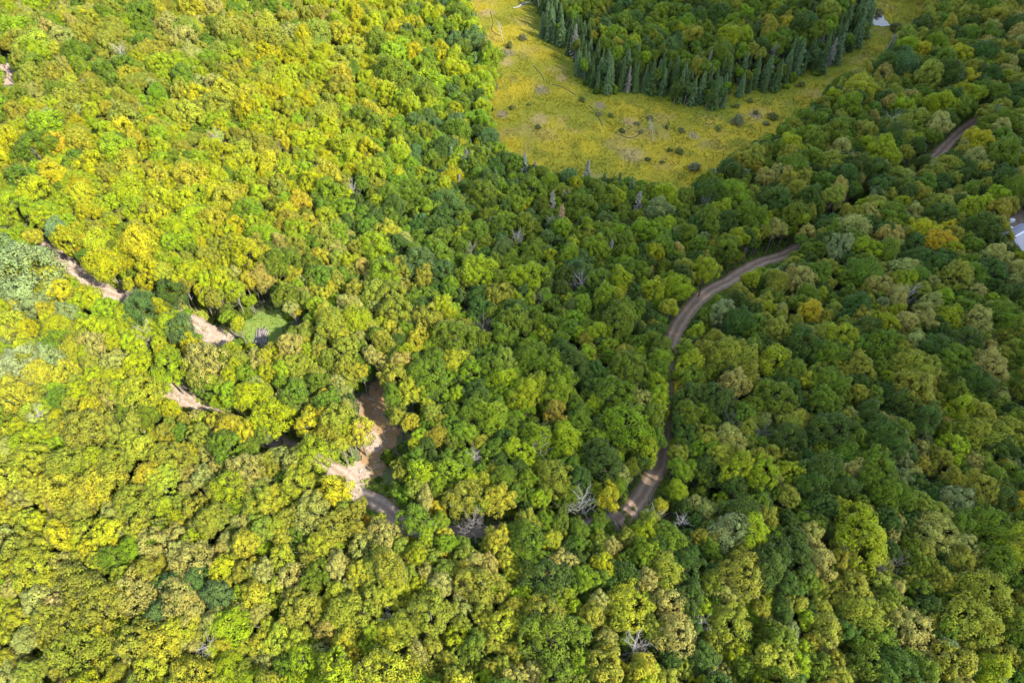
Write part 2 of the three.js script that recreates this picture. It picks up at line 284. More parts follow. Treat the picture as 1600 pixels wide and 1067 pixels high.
const GREY_SPRUCES = [   // x, z, radius, tone, label
  [32.8, -143.4, 0.3, 'grey', 'grey brown dying spruce near the lower marsh edge'],
  [23.5, -123.1, 0.3, 'grey', 'grey dying spruce in dark green woods'],
  [12.5, -137.1, 0.3, 'rust', 'rusty dying spruce beside the tiny orange tree'],
  [10.4, -143.3, 0.3, 'grey', 'pale grey spruce next to the rusty one'],
  [3.6, -161.1, 0.4, 'pale', 'pale spruce at the left corner of the marsh edge'],
  [20.7, -158.2, 0.4, 'grey', 'thin grey spruce at the near marsh edge'],
  [66.2, -221.2, 0.5, 'grey', 'grey dead topped spruce on the knoll front'],
];
const MARSH_SHRUBS = [   // x, z, radius, tone, label
  [-0.9, -248.7, 1.8, 'dark', 'dark round shrub in the upper marsh below the white snag'],
  [4.1, -254.8, 2.1, 'grey', 'grey willow shrub in the upper marsh near the spruces'],
  [0, -205.8, 1.1, 'dark', 'small dark shrub in the left marsh'],
  [5.7, -208.2, 0.9, 'green', 'small green shrub in the left marsh'],
  [23.3, -210.6, 1.4, 'dark', 'flat dark shrub where the creek bends'],
  [32, -201.1, 1.3, 'green', 'green shrub in the middle marsh'],
  [8.3, -193.9, 1.3, 'dark', 'dark shrub in the open lower left marsh'],
  [34.8, -192.1, 1.1, 'dark', 'dark shrub at the start of the curved creek'],
  [44.5, -199.6, 1.3, 'green', 'green shrub above the tall white snag'],
  [40.1, -196.1, 1.3, 'grey', 'grey shrub above the curved creek'],
  [40.8, -191.7, 0.9, 'grey', 'grey shrub at the end of the curved creek'],
  [49.3, -194.3, 0.9, 'dark', 'small dark shrub right of the tall snag'],
  [53.6, -192.1, 1.3, 'grey', 'grey green shrub in the middle of the right marsh'],
  [65.3, -193.2, 1.5, 'green', 'green shrub left of the biggest marsh shrub'],
  [72.4, -196.9, 2.9, 'grey', 'biggest grey green shrub clump in the right marsh'],
  [81.3, -196.1, 1.4, 'grey', 'grey round shrub in the marsh outlet'],
  [84, -199.6, 1.9, 'dark', 'dark shrub against the right bank of the marsh'],
  [50.9, -180.4, 1.7, 'green', 'green shrub in the lower marsh, right of the pair'],
  [48.3, -181.4, 1.2, 'green', 'green shrub in the lower marsh, left of the pair'],
  [40.9, -176.7, 1, 'dark', 'dark shrub in the lower middle marsh'],
  [54.1, -171.8, 2.4, 'grey', 'wide grey green shrub patch at the marsh bottom'],
  [45.1, -175.4, 0.8, 'dark', 'tiny dark shrub in the lower middle marsh'],
  [79.5, -202.6, 1.2, 'dark', 'dark shrub in the narrow part of the marsh'],
  [74.1, -206.6, 1.4, 'dark', 'dark shrub under the knoll spruces'],
  [79.3, -209.8, 1.4, 'green', 'green shrub close to the knoll front'],
  [99.2, -220.3, 1.8, 'dark', 'dark low shrub at the outlet bend'],
  [147, -261.7, 3.6, 'dark', 'dark willow clump below the pond'],
  [145.6, -276.7, 1.9, 'grey', 'grey bush on the pond edge'],
  [28.3, -201.9, 1.1, 'grey', 'grey twiggy shrub beside the straight creek'],
  [-3, -242.3, 2.3, 'grey', 'grey purple twiggy shrub by the left marsh bank'],
];

// ---------------------------------------------------------------- materials
const TONES = {   // leaf colours (linear)
  vivid: [0.184, 0.194, 0.004], lemon: [0.224, 0.216, 0.007], lime: [0.142, 0.178, 0.005], fresh: [0.092, 0.138, 0.005], green: [0.07, 0.102, 0.006],
  dark: [0.036, 0.062, 0.007], teal: [0.05, 0.084, 0.018], sage: [0.106, 0.136, 0.04], pale: [0.135, 0.16, 0.056], olive: [0.136, 0.143, 0.012], straw: [0.188, 0.186, 0.011],
  tan: [0.178, 0.17, 0.033], peach: [0.21, 0.18, 0.045], gold: [0.236, 0.2, 0.008], orange: [0.285, 0.185, 0.008], rust: [0.165, 0.14, 0.014],
};
const leafMaterial = (rgb, name) => {
  const m = new THREE.MeshPhysicalMaterial({ vertexColors: true, roughness: 1, transmission: 0.38, thickness: 0, ior: 1.4, specularIntensity: 0.14, side: THREE.DoubleSide });
  m.color.setRGB(...rgb); m.name = name; return m;
};
const solid = (rgb, rough = 0.9, more = {}) => { const m = new THREE.MeshStandardMaterial({ roughness: rough, ...more }); m.color.setRGB(...rgb); return m; };
function grainTexture(size, fn) {   // fn(u, v) -> linear rgb, wrapped
  const d = new Uint8Array(size * size * 4);
  for (let j = 0; j < size; j++) for (let i = 0; i < size; i++) { const c = fn(i / size, j / size, i, j), o = (j * size + i) * 4; for (let k = 0; k < 3; k++) d[o + k] = 255 * Math.pow(clamp(c[k], 0, 1), 1 / 2.2); d[o + 3] = 255; }
  const t = new THREE.DataTexture(d, size, size, THREE.RGBAFormat);
  t.colorSpace = THREE.SRGBColorSpace; t.wrapS = t.wrapT = THREE.RepeatWrapping; t.magFilter = t.minFilter = THREE.LinearFilter; t.needsUpdate = true; return t;
}
function tileNoise(u, v, n, s) {   // noise that wraps after n cells
  const x = u * n, y = v * n, i = Math.floor(x), j = Math.floor(y), a = S(x - i), b = S(y - j), h = (p, q) => hash2(((p % n) + n) % n, ((q % n) + n) % n, s);
  return mix(mix(h(i, j), h(i + 1, j), a), mix(h(i, j + 1), h(i + 1, j + 1), a), b);
}
const lerp3 = (a, b, t) => a.map((x, k) => mix(x, b[k], t));
const barkM = solid([0.075, 0.064, 0.05]), paleBarkM = solid([0.19, 0.175, 0.155], 0.85), spruceBarkM = solid([0.09, 0.075, 0.06]);
const woodGrey = [solid([0.085, 0.072, 0.062]), solid([0.06, 0.05, 0.044]), solid([0.115, 0.097, 0.084])];

const floorTex = grainTexture(512, (u, v) => {
  const a = tileNoise(u, v, 8, 1) * 0.4 + tileNoise(u, v, 32, 2) * 0.35 + tileNoise(u, v, 128, 3) * 0.25, b = tileNoise(u, v, 64, 4);
  return lerp3(lerp3([0.035, 0.045, 0.015], [0.06, 0.075, 0.02], a), [0.1, 0.075, 0.045], S((b - 0.5) * 3) * 0.6);
});
const dirtTex = grainTexture(512, (u, v) => {
  const a = tileNoise(u, v, 6, 11) * 0.4 + tileNoise(u, v, 24, 12) * 0.3 + tileNoise(u, v, 96, 13) * 0.3, p = hash2(u * 512 | 0, v * 512 | 0, 14);
  return lerp3(lerp3([0.105, 0.07, 0.048], [0.235, 0.175, 0.125], a), [0.28, 0.235, 0.19], p > 0.93 ? 0.6 : 0);
});
const brownTex = grainTexture(512, (u, v) => {
  const a = tileNoise(u, v, 5, 21) * 0.5 + tileNoise(u, v, 20, 22) * 0.3 + tileNoise(u, v, 110, 23) * 0.2, p = hash2(u * 512 | 0, v * 512 | 0, 24);
  return lerp3(lerp3([0.09, 0.05, 0.02], [0.2, 0.12, 0.05], a), [0.26, 0.21, 0.15], p > 0.95 ? 0.7 : 0);
});
const roadTex = grainTexture(512, (u, v) => {   // u across: two wheel tracks worn paler, loose darker gravel between and at the sides
  const a = tileNoise(u, v, 10, 31) * 0.4 + tileNoise(u, v, 40, 32) * 0.3 + tileNoise(u, v, 150, 33) * 0.3, w = (tileNoise(0.5, v, 6, 34) - 0.5) * 0.06;
  const track = Math.max(Math.exp(-(((u - 0.3 + w) / 0.09) ** 2)), Math.exp(-(((u - 0.7 + w) / 0.09) ** 2)));
  return lerp3(lerp3([0.105, 0.066, 0.038], [0.19, 0.128, 0.08], a), [0.265, 0.195, 0.135], track * (0.4 + 0.6 * a));
});
const FX = (x, z, x0, z0, r) => S(1.35 - Math.hypot(x - x0, (z - z0) * 0.8) / r + 0.7 * (fbm(x / 4.5, z / 4.5, 171, 3) - 0.5));
function marshColor(x, z) {   // sedge gold and green, tan and greyish purple brush where it stands in patches, greener along the knoll
  let c = lerp3([0.083, 0.08, 0.004], [0.138, 0.108, 0.005], S((fbm(x / 13, z / 13, 141, 3) - 0.3) * 2.6));
  c = lerp3(c, [0.056, 0.062, 0.004], 0.6 * S((fbm(x / 5, z / 5, 181, 3) - 0.55) * 6));
  c = lerp3(c, [0.125, 0.088, 0.024], 0.42 * S((fbm(x / 8, z / 8, 151, 4) - 0.52) * 5));
  c = lerp3(c, [0.065, 0.075, 0.004], 0.8 * S((6 - polyDist(x, z, KNOLL)) / 6));
  for (const [px, pz, r, kind] of MARSH_PATCHES) c = lerp3(c, kind === 'gold' ? [0.16, 0.122, 0.004] : kind === 'tan' ? [0.132, 0.094, 0.036] : [0.09, 0.07, 0.046], 0.75 * FX(x, z, px, pz, r));
  return c;
}
const MARSH_BOX = [-80, -380, 340, 250];
const marshTex = grainTexture(1024, (u, v, i, j) => { const x = MARSH_BOX[0] + u * MARSH_BOX[2], z = MARSH_BOX[1] + v * MARSH_BOX[3]; if (polyDist(x, z, MARSH_OPEN) > 18) return [0.08, 0.09, 0.01]; const f = 0.86 + 0.28 * hash2(i, j, 44); return marshColor(x, z).map((k) => k * f); });
const tile = (t, size) => { const c = t.clone(); c.repeat.set(1 / size, 1 / size); c.needsUpdate = true; return c; };
const textured = (t, size) => new THREE.MeshPhysicalMaterial({ map: tile(t, size), roughness: 1, specularIntensity: 0.12 });

// ---------------------------------------------------------------- things, names, tags
const used = new Map();
function numbered(name) { const n = used.get(name) ?? 0; used.set(name, n + 1); return n ? name + '_' + String(n).padStart(3, '0') : name; }
function tag(o, label, category, group, kind) { if (label) o.userData.label = label; if (category) o.userData.category = category; if (group) o.userData.group = group; if (kind) o.userData.kind = kind; return o; }
function part(name, geometry, m, parent) { const o = new THREE.Mesh(geometry, m); o.name = name; o.castShadow = o.receiveShadow = true; (parent ?? scene).add(o); return o; }
function thing(name, x, z, turn = 0, sink = 0) { const o = new THREE.Group(); o.name = numbered(name); o.position.set(x, land(x, z) - sink, z); o.rotation.y = turn; scene.add(o); return o; }
function structure(name, geometry, m) { const o = part(numbered(name), geometry, m); o.userData.kind = 'structure'; return o; }

// ---------------------------------------------------------------- sheets of ground
function gridSheet(x0, x1, z0, z1, cell, lift, keep, box) {
  const nx = Math.round((x1 - x0) / cell), nz = Math.round((z1 - z0) / cell), pos = [], uv = [], idx = [], id = new Map();
  const vert = (i, j) => { const k = i * 100003 + j; if (!id.has(k)) { const x = x0 + i * cell, z = z0 + j * cell; id.set(k, pos.length / 3); pos.push(x, land(x, z) + lift, z); if (box) uv.push((x - box[0]) / box[2], (z - box[1]) / box[3]); else uv.push(x, z); } return id.get(k); };
  for (let j = 0; j < nz; j++) for (let i = 0; i < nx; i++) {
    if (keep && !keep(x0 + (i + 0.5) * cell, z0 + (j + 0.5) * cell)) continue;
    const a = vert(i, j), b = vert(i + 1, j), c = vert(i + 1, j + 1), d = vert(i, j + 1);
    idx.push(a, d, b, b, d, c);
  }
  const g = new THREE.BufferGeometry();
  g.setAttribute('position', new THREE.Float32BufferAttribute(pos, 3)); g.setAttribute('uv', new THREE.Float32BufferAttribute(uv, 2)); g.setIndex(idx); g.computeVertexNormals(); return g;
}
function polySheet(P, grow, cell, lift, rag = 1.2) {
  let x0 = 1e9, x1 = -1e9, z0 = 1e9, z1 = -1e9;
  for (let k = 0; k < P.length; k += 2) { x0 = Math.min(x0, P[k]); x1 = Math.max(x1, P[k]); z0 = Math.min(z0, P[k + 1]); z1 = Math.max(z1, P[k + 1]); }
  const m = grow + 2; x0 -= m; x1 += m; z0 -= m; z1 += m;
  return gridSheet(x0, x1, z0, z1, cell, lift, (x, z) => polyDist(x, z, P) < grow + rag * (fbm(x / 3, z / 3, 91, 3) - 0.5) * 2);
}
function smooth(L, step) {
  const pts = []; for (let k = 0; k < L.length; k += 2) pts.push(new THREE.Vector3(L[k], 0, L[k + 1]));
  const c = new THREE.CatmullRomCurve3(pts, false, 'centripetal'); return c.getSpacedPoints(Math.max(2, Math.round(c.getLength() / step)));
}
function ribbon(L, width, lift, vary = 0.12) {
  const P = smooth(L, 1.2), N = 9, pos = [], uv = [], idx = []; let run = 0;
  P.forEach((p, i) => {
    const a = P[Math.max(0, i - 1)], b = P[Math.min(P.length - 1, i + 1)], t = b.clone().sub(a).normalize(), s = new THREE.Vector3(-t.z, 0, t.x);
    if (i) run += p.distanceTo(P[i - 1]);
    for (let k = 0; k < N; k++) {
      const u = k / (N - 1), w = width * (1 + vary * (noise(run / 5, k > N / 2 ? 3.3 : 9.7, 61) - 0.5) * 2), x = p.x + s.x * (u - 0.5) * w, z = p.z + s.z * (u - 0.5) * w;
      const rut = 0.05 * (Math.exp(-(((u - 0.3) / 0.08) ** 2)) + Math.exp(-(((u - 0.7) / 0.08) ** 2)));
      pos.push(x, land(x, z) + (k === 0 || k === N - 1 ? -0.05 : lift - rut), z); uv.push(u, run / width);
    }
  });
  for (let i = 0; i + 1 < P.length; i++) for (let k = 0; k + 1 < N; k++) { const a = i * N + k, b = a + 1, c = a + N, d = c + 1; idx.push(a, b, c, b, d, c); }
  const g = new THREE.BufferGeometry(); g.setAttribute('position', new THREE.Float32BufferAttribute(pos, 3)); g.setAttribute('uv', new THREE.Float32BufferAttribute(uv, 2)); g.setIndex(idx); g.computeVertexNormals(); return g;
}
{ // the ground, fine in the middle, coarse out to the horizon
  const xs = [], zs = [];
  for (const x of [-2000, -1400, -1000, -700, -520, -420]) xs.push(x); for (let x = -380; x <= 380; x += 2.5) xs.push(x); for (const x of [420, 520, 700, 1000, 1400, 2000]) xs.push(x);
  for (const z of [-2400, -1700, -1200, -900, -700, -560, -480]) zs.push(z); for (let z = -440; z <= 40; z += 2.5) zs.push(z); for (const z of [80, 160, 320, 600, 1000, 1600]) zs.push(z);
  const pos = [], uv = [], idx = [];
  for (const z of zs) for (const x of xs) { pos.push(x, land(x, z), z); uv.push(x, z); }
  for (let j = 0; j + 1 < zs.length; j++) for (let i = 0; i + 1 < xs.length; i++) { const a = j * xs.length + i, b = a + 1, c = a + xs.length, d = c + 1; idx.push(a, c, b, b, c, d); }
  const g = new THREE.BufferGeometry(); g.setAttribute('position', new THREE.Float32BufferAttribute(pos, 3)); g.setAttribute('uv', new THREE.Float32BufferAttribute(uv, 2)); g.setIndex(idx); g.computeVertexNormals();
  structure('ground', g, textured(floorTex, 24));
}
structure('marsh', gridSheet(-80, 260, -380, -130, 2, 0.14, (x, z) => polyDist(x, z, MARSH_OPEN) < 9 + 5 * (fbm(x / 9, z / 9, 51, 2) - 0.5), MARSH_BOX), new THREE.MeshPhysicalMaterial({ map: marshTex, roughness: 1, specularIntensity: 0.12 }));
const roadM = new THREE.MeshPhysicalMaterial({ map: roadTex, roughness: 1, specularIntensity: 0.15 });
structure('dirt_road', ribbon(MAIN_ROAD, 4, 0.3, 0.22), roadM);
const trackTex = grainTexture(256, (u, v) => { const a = tileNoise(u, v, 8, 71) * 0.4 + tileNoise(u, v, 60, 72) * 0.6, track = Math.max(Math.exp(-(((u - 0.3) / 0.1) ** 2)), Math.exp(-(((u - 0.7) / 0.1) ** 2))); return lerp3(lerp3([0.1, 0.066, 0.045], [0.185, 0.135, 0.095], a), [0.25, 0.2, 0.155], track * a); });
const trackM = new THREE.MeshPhysicalMaterial({ map: trackTex, roughness: 1, specularIntensity: 0.15 });
structure('dirt_track', ribbon(TRACK, 3.4, 0.32, 0.25), trackM);
structure('dirt_track', ribbon(TRACK_SPUR, 3.6, 0.32, 0.35), trackM);
structure('clearing_ground', polySheet(OPENINGS.brown_clearing, 1.2, 0.5, 0.17), textured(brownTex, 9));
structure('clearing_ground', polySheet(PALE_PATCH, 0.5, 0.3, 0.21, 0.8), textured(dirtTex, 6));  // sunlit patch of the clearing, put into the ground colour as paler tan dirt
structure('clearing_ground', polySheet(OPENINGS.fork, 0.8, 0.5, 0.22), textured(dirtTex, 8));
structure('clearing_ground', polySheet(OPENINGS.tan_strip, 1, 0.5, 0.22), textured(dirtTex, 8));
structure('clearing_ground', polySheet(OPENINGS.tan_patch, 0.8, 0.5, 0.22), textured(dirtTex, 8));
structure('clearing_ground', polySheet(OPENINGS.tan_bend, 0.8, 0.5, 0.22), textured(dirtTex, 8));
structure('clearing_ground', polySheet(OPENINGS.far_patch, 1, 0.8, 0.22), textured(dirtTex, 8));
structure('yard', polySheet(OPENINGS.house_yard, 2.5, 0.6, 0.18), textured(dirtTex, 8));
structure('grass_glade', polySheet(OPENINGS.grass_glade, 1.2, 0.5, 0.2, 3), textured(grainTexture(256, (u, v) => { const a = tileNoise(u, v, 12, 75) * 0.5 + tileNoise(u, v, 80, 76) * 0.5; return lerp3([0.045, 0.075, 0.012], [0.095, 0.115, 0.022], a); }), 10));
const waterM = new THREE.MeshPhysicalMaterial({ roughness: 0.08, ior: 1.33, specularIntensity: 0.6 }); waterM.color.setRGB(0.02, 0.018, 0.012);
const creekM = new THREE.MeshPhysicalMaterial({ roughness: 1, ior: 1.33, specularIntensity: 0.05 }); creekM.color.setRGB(0.035, 0.027, 0.014);
for (const c of CREEK) structure('creek_water', ribbon(c, 0.5, 0.2, 0.8), creekM);
structure('pond_water', polySheet(POND, 0.6, 0.4, 0.24, 0.3), waterM);

// ---------------------------------------------------------------- foliage shapes (unit crown radius)
function leafBuilder() {
  const pos = [], nor = [], col = [], idx = [], n = new THREE.Vector3(), t = new THREE.Vector3(), b = new THREE.Vector3(), s = new THREE.Vector3();
  return {
    leaf(p, out, face, len, wid, c, rnd, share = 0.7) {   // a folded leaf spray at p, its face along FACE, its shading leaning to OUT
      n.copy(face).normalize();
      t.set(rnd() - 0.5, rnd() - 0.5, rnd() - 0.5).addScaledVector(n, -t.dot(n)); t.addScaledVector(n, -t.dot(n)).normalize(); b.crossVectors(n, t);
      s.copy(out).multiplyScalar(share).addScaledVector(n, 1 - share).normalize();
      const k = pos.length / 3, put = (u, v, w) => { pos.push(p.x + t.x * u * len + b.x * v * wid + n.x * w, p.y + t.y * u * len + b.y * v * wid + n.y * w, p.z + t.z * u * len + b.z * v * wid + n.z * w); nor.push(s.x, s.y, s.z); col.push(...c); };
      put(-0.5, 0, 0); put(0.05, -0.5, -0.22 * wid); put(0.5, 0, 0.05 * wid); put(0.05, 0.5, -0.22 * wid);
      idx.push(k, k + 1, k + 2, k, k + 2, k + 3);
    },
    build() { const g = new THREE.BufferGeometry(); g.setAttribute('position', new THREE.Float32BufferAttribute(pos, 3)); g.setAttribute('normal', new THREE.Float32BufferAttribute(nor, 3)); g.setAttribute('color', new THREE.Float32BufferAttribute(col, 3)); g.setIndex(idx); return g; },
  };
}
const unit = (rnd) => { const y = rnd() * 2 - 1, a = rnd() * 6.2832, r = Math.sqrt(1 - y * y); return new THREE.Vector3(r * Math.cos(a), y, r * Math.sin(a)); };
function crownShape(seed, { lobes = 7, clumpR = 0.23, per = 100, leaf = 0.088, airy = 0, flat = 1.22 } = {}) {
  const rnd = mulberry(seed), L = leafBuilder(), balls = [];
  balls.push({ c: new THREE.Vector3((rnd() - 0.5) * 0.2, 0.24, (rnd() - 0.5) * 0.2), r: 0.52 + rnd() * 0.14 });
  const turn = rnd() * 6.28;
  for (let k = 0; k < lobes; k++) {
    const a = turn + (k + (rnd() - 0.5) * 0.7) * 6.2832 / lobes, d = 0.34 + rnd() * 0.36;
    balls.push({ c: new THREE.Vector3(Math.cos(a) * d, -0.22 + rnd() * 0.56, Math.sin(a) * d), r: 0.28 + rnd() * 0.24 });
  }
  const clumps = [];
  for (const B of balls) {
    const n = Math.round(20 * (B.r / 0.5) ** 2), g = rnd() * 6.28;
    for (let k = 0; k < n; k++) {
      const y = 1 - (k + 0.5) / n * 1.55, r = Math.sqrt(Math.max(0, 1 - y * y)), a = g + k * 2.39996;
      const dir = new THREE.Vector3(r * Math.cos(a), y, r * Math.sin(a)).addScaledVector(unit(rnd), 0.2).normalize();
      const c = B.c.clone().addScaledVector(dir, B.r * (0.82 + rnd() * 0.22));
      if (balls.some((o) => o !== B && c.distanceTo(o.c) < o.r * 0.72)) continue;
      if (clumps.some((q) => q.c.distanceTo(c) < clumpR * 0.56) || rnd() < airy) continue;
      clumps.push({ c, dir, r: clumpR * (0.55 + rnd() * 0.85) });
    }
  }
  for (const q of clumps) {
    const tone = 0.86 + rnd() * 0.28, warm = (rnd() - 0.5) * 0.16, n = Math.round(per * (q.r / clumpR) ** 2);
    for (let k = 0; k < n; k++) {
      let d = unit(rnd); if (d.dot(q.dir) < -0.35) d.negate();
      const p = q.c.clone().addScaledVector(d, q.r * (0.5 + 0.58 * Math.sqrt(rnd()))); if (rnd() < 0.07) p.addScaledVector(d, 0.1 * rnd()); const bulge = 0.86 + 0.3 * noise(p.x * 2.3 + seed, p.z * 2.3 + p.y * 1.7, 5); p.multiplyScalar(bulge); p.y *= flat;
      const face = d.clone().addScaledVector(unit(rnd), 0.75), v = tone * (0.84 + rnd() * 0.32), w = warm + (rnd() - 0.5) * 0.12;
      L.leaf(p, d, face, leaf * (0.75 + rnd() * 0.6), leaf * (0.6 + rnd() * 0.4), [v * (1 + w), v, v * (1 - w)], rnd);
    }
  }
  return L.build();
}
function spruceShape(seed, { sparse = 0, fat = 1 } = {}) {   // unit height, a narrow spire of drooping whorls
  const rnd = mulberry(seed), L = leafBuilder(), up = new THREE.Vector3(0, 1, 0);
  for (let k = 0; k < 30; k++) {
    const y = 0.1 + 0.87 * k / 29, r = fat * 0.125 * Math.pow(1 - y, 0.75) * (0.8 + rnd() * 0.4) + 0.004, nb = Math.max(4, Math.round(10 - 6 * y));
    for (let j = 0; j < nb; j++) {
      if (rnd() < sparse) continue;
      const a = (j + rnd() * 0.8) * 6.2832 / nb + k * 1.3, out = new THREE.Vector3(Math.cos(a), 0, Math.sin(a)), len = r * (0.75 + rnd() * 0.45), v = 0.75 + rnd() * 0.5, side = new THREE.Vector3(-out.z, 0, out.x);
      for (let m = 0; m < 4; m++) {
        const f = 0.3 + 0.7 * (m / 3), p = out.clone().multiplyScalar(len * f).addScaledVector(side, (rnd() - 0.5) * len * 0.5).add(new THREE.Vector3(0, y - len * 0.35 * f + (rnd() - 0.5) * 0.012, 0));
        const sh = out.clone().addScaledVector(up, 0.7).normalize(), face = up.clone().addScaledVector(out, 0.8).addScaledVector(unit(rnd), 0.5);
        L.leaf(p, sh, face, 0.03 + len * 0.32, 0.022 + len * 0.18, [v, v * (0.95 + rnd() * 0.1), v], rnd, 0.5);
      }
    }
  }
  return L.build();
}
function rod(a, b, r0, r1, sides = 5) {   // a tapered stick from a to b
  const d = b.clone().sub(a), len = d.length(), g = new THREE.CylinderGeometry(r1, r0, len, sides, 1, true);
  g.translate(0, len / 2, 0); g.applyQuaternion(new THREE.Quaternion().setFromUnitVectors(new THREE.Vector3(0, 1, 0), d.normalize())); g.translate(a.x, a.y, a.z); g.deleteAttribute('uv'); return g;
}
function trunkShape(seed) {   // unit height to the crown's middle; limbs reach into the crown
  const rnd = mulberry(seed), parts = [rod(new THREE.Vector3(0, -0.05, 0), new THREE.Vector3(0.01, 0.6, 0.01), 0.022, 0.015, 7), rod(new THREE.Vector3(0.01, 0.59, 0.01), new THREE.Vector3(0.02, 1.1, -0.01), 0.015, 0.005, 6)];
  for (let k = 0; k < 6; k++) { const a = k * 1.05 + rnd(), h = 0.5 + 0.08 * k, d = 0.12 + rnd() * 0.08; parts.push(rod(new THREE.Vector3(0.01, h, 0), new THREE.Vector3(Math.cos(a) * d, h + 0.24 + rnd() * 0.1, Math.sin(a) * d), 0.009, 0.003)); }
  return mergeGeometries(parts);
}
function bareShape(seed, { spread = 0.34, twigs = 8, thick = 0.6 } = {}) {   // [trunk, limbs and twigs] of a leafless tree, unit height
  const rnd = mulberry(seed), trunk = [], limbs = [], lean = new THREE.Vector3((rnd() - 0.5) * 0.1, 0, (rnd() - 0.5) * 0.1);
  let p = new THREE.Vector3(0, -0.04, 0);
  const axis = [p];
  for (let k = 1; k <= 5; k++) { const q = new THREE.Vector3(lean.x * k + (rnd() - 0.5) * 0.02, k * 0.19, lean.z * k + (rnd() - 0.5) * 0.02); trunk.push(rod(axis[k - 1], q, thick * (0.022 - 0.0038 * (k - 1)), thick * (0.022 - 0.0038 * k), 6)); axis.push(q); }
  for (let k = 0; k < 22; k++) {
    const f = 0.38 + 0.6 * (k / 21), i = Math.min(4, Math.floor(f * 5)), a0 = axis[i].clone().lerp(axis[i + 1], f * 5 - i), a = k * 2.4 + rnd(), len = spread * (1.15 - 0.65 * f) * (0.7 + rnd() * 0.6);
    const mid = a0.clone().add(new THREE.Vector3(Math.cos(a) * len * 0.55, len * (0.3 + rnd() * 0.3), Math.sin(a) * len * 0.55)), end = mid.clone().add(new THREE.Vector3(Math.cos(a + rnd() - 0.5) * len * 0.5, len * (0.2 + rnd() * 0.4), Math.sin(a + rnd() - 0.5) * len * 0.5));
    limbs.push(rod(a0, mid, thick * 0.0085, thick * 0.006, 4), rod(mid, end, thick * 0.006, thick * 0.0028, 4));
    for (let m = 0; m < twigs; m++) { const s = (m % 2 ? mid.clone().lerp(end, rnd()) : a0.clone().lerp(mid, 0.4 + rnd() * 0.6)), e = s.clone().add(unit(rnd).multiplyScalar(len * 0.42).add(new THREE.Vector3(Math.cos(a) * len * 0.2, len * 0.2, Math.sin(a) * len * 0.2))); limbs.push(rod(s, e, thick * 0.004, thick * 0.002, 3)); }
  }
  return [mergeGeometries(trunk), mergeGeometries(limbs)];
}
const CROWNS = [];
for (let k = 0; k < 10; k++) CROWNS.push(crownShape(100 + k * 17, [{}, { lobes: 6, clumpR: 0.25 }, { lobes: 8, clumpR: 0.2, per: 80 }, { lobes: 5, clumpR: 0.22, airy: 0.12 }, { lobes: 7, clumpR: 0.21, flat: 1.4, per: 90 }, { lobes: 6, airy: 0.18, clumpR: 0.22, leaf: 0.085 }, { lobes: 9, clumpR: 0.19, per: 76 }, { lobes: 5, clumpR: 0.26, flat: 1.35 }, { lobes: 7, airy: 0.1 }, { lobes: 6, clumpR: 0.2, per: 84, flat: 1.05 }][k]));
const FINE_CROWNS = [11, 12, 13].map((k) => crownShape(k * 37, { lobes: k - 4, clumpR: 0.19, per: 95, leaf: 0.066, airy: 0.06 }));
const SMALL_CROWNS = [crownShape(901, { lobes: 4, clumpR: 0.34, per: 40, leaf: 0.24 }), crownShape(902, { lobes: 5, clumpR: 0.32, per: 34, leaf: 0.26 })];
const SPRUCES = [spruceShape(301), spruceShape(302, { fat: 0.85 }), spruceShape(303, { fat: 1.15 })], GREY_SPRUCE = spruceShape(304, { sparse: 0.35 });
const TRUNKS = [trunkShape(401), trunkShape(402)], SPRUCE_TRUNK = rod(new THREE.Vector3(0, -0.03, 0), new THREE.Vector3(0, 0.97, 0), 0.013, 0.002, 6);
const BARES = [bareShape(501), bareShape(502, { spread: 0.42, twigs: 8 }), bareShape(503, { spread: 0.3, twigs: 8 }), bareShape(504, { spread: 0.13, twigs: 2, thick: 0.6 })];

// ---------------------------------------------------------------- the woods
const rnd = mulberry(20240905);
const project = (x, y, z) => { const v = new THREE.Vector3(x, y, z).project(camera); return [(v.x + 1) / 2, (1 - v.y) / 2]; };
camera.aspect = 1600 / 1067; camera.updateMatrixWorld(true); camera.updateProjectionMatrix();
const seenIn = (x, y, z, m) => { const [u, v] = project(x, y, z); return u > -m && u < 1 + m && v > -m && v < 1 + m; };
const OPEN = [MARSH_OPEN, POND, ...Object.values(OPENINGS)];
// how far a crown of radius r, its middle h above the land at (x, z), stays clear of the openings, both where it stands and along the slanting view into them
function clearOfOpenings(x, z, h, r, slack = 0.6) {
  const y = land(x, z) + h, k = EYE.y / (EYE.y - y + 2 * land(x, z) / 2), gx = x * (EYE.y - land(x, z)) / (EYE.y - y), gz = z * (EYE.y - land(x, z)) / (EYE.y - y);
  for (const P of OPEN) { if (polyDist(x, z, P) < 0.6) return false; if (polyDist(gx, gz, P) < r * slack) return false; }
  for (const s of ROAD_GAPS) { if (lineDist(gx, gz, s.line) < s.half + r * (s.over ? 0.6 : 0.85)) return false; const f = EYE.y / (EYE.y - h * 0.45); if (lineDist(x * f, z * f, s.line) < s.half * 0.8) return false; }
  if (Math.min(lineDist(x, z, MAIN_ROAD) - 1.9, lineDist(x, z, TRACK) - 1.8, lineDist(x, z, TRACK_SPUR) - 1.8, Math.hypot(x - 129.2, z + 133.5) - 7.5) < 0) return false;
  return true;
}
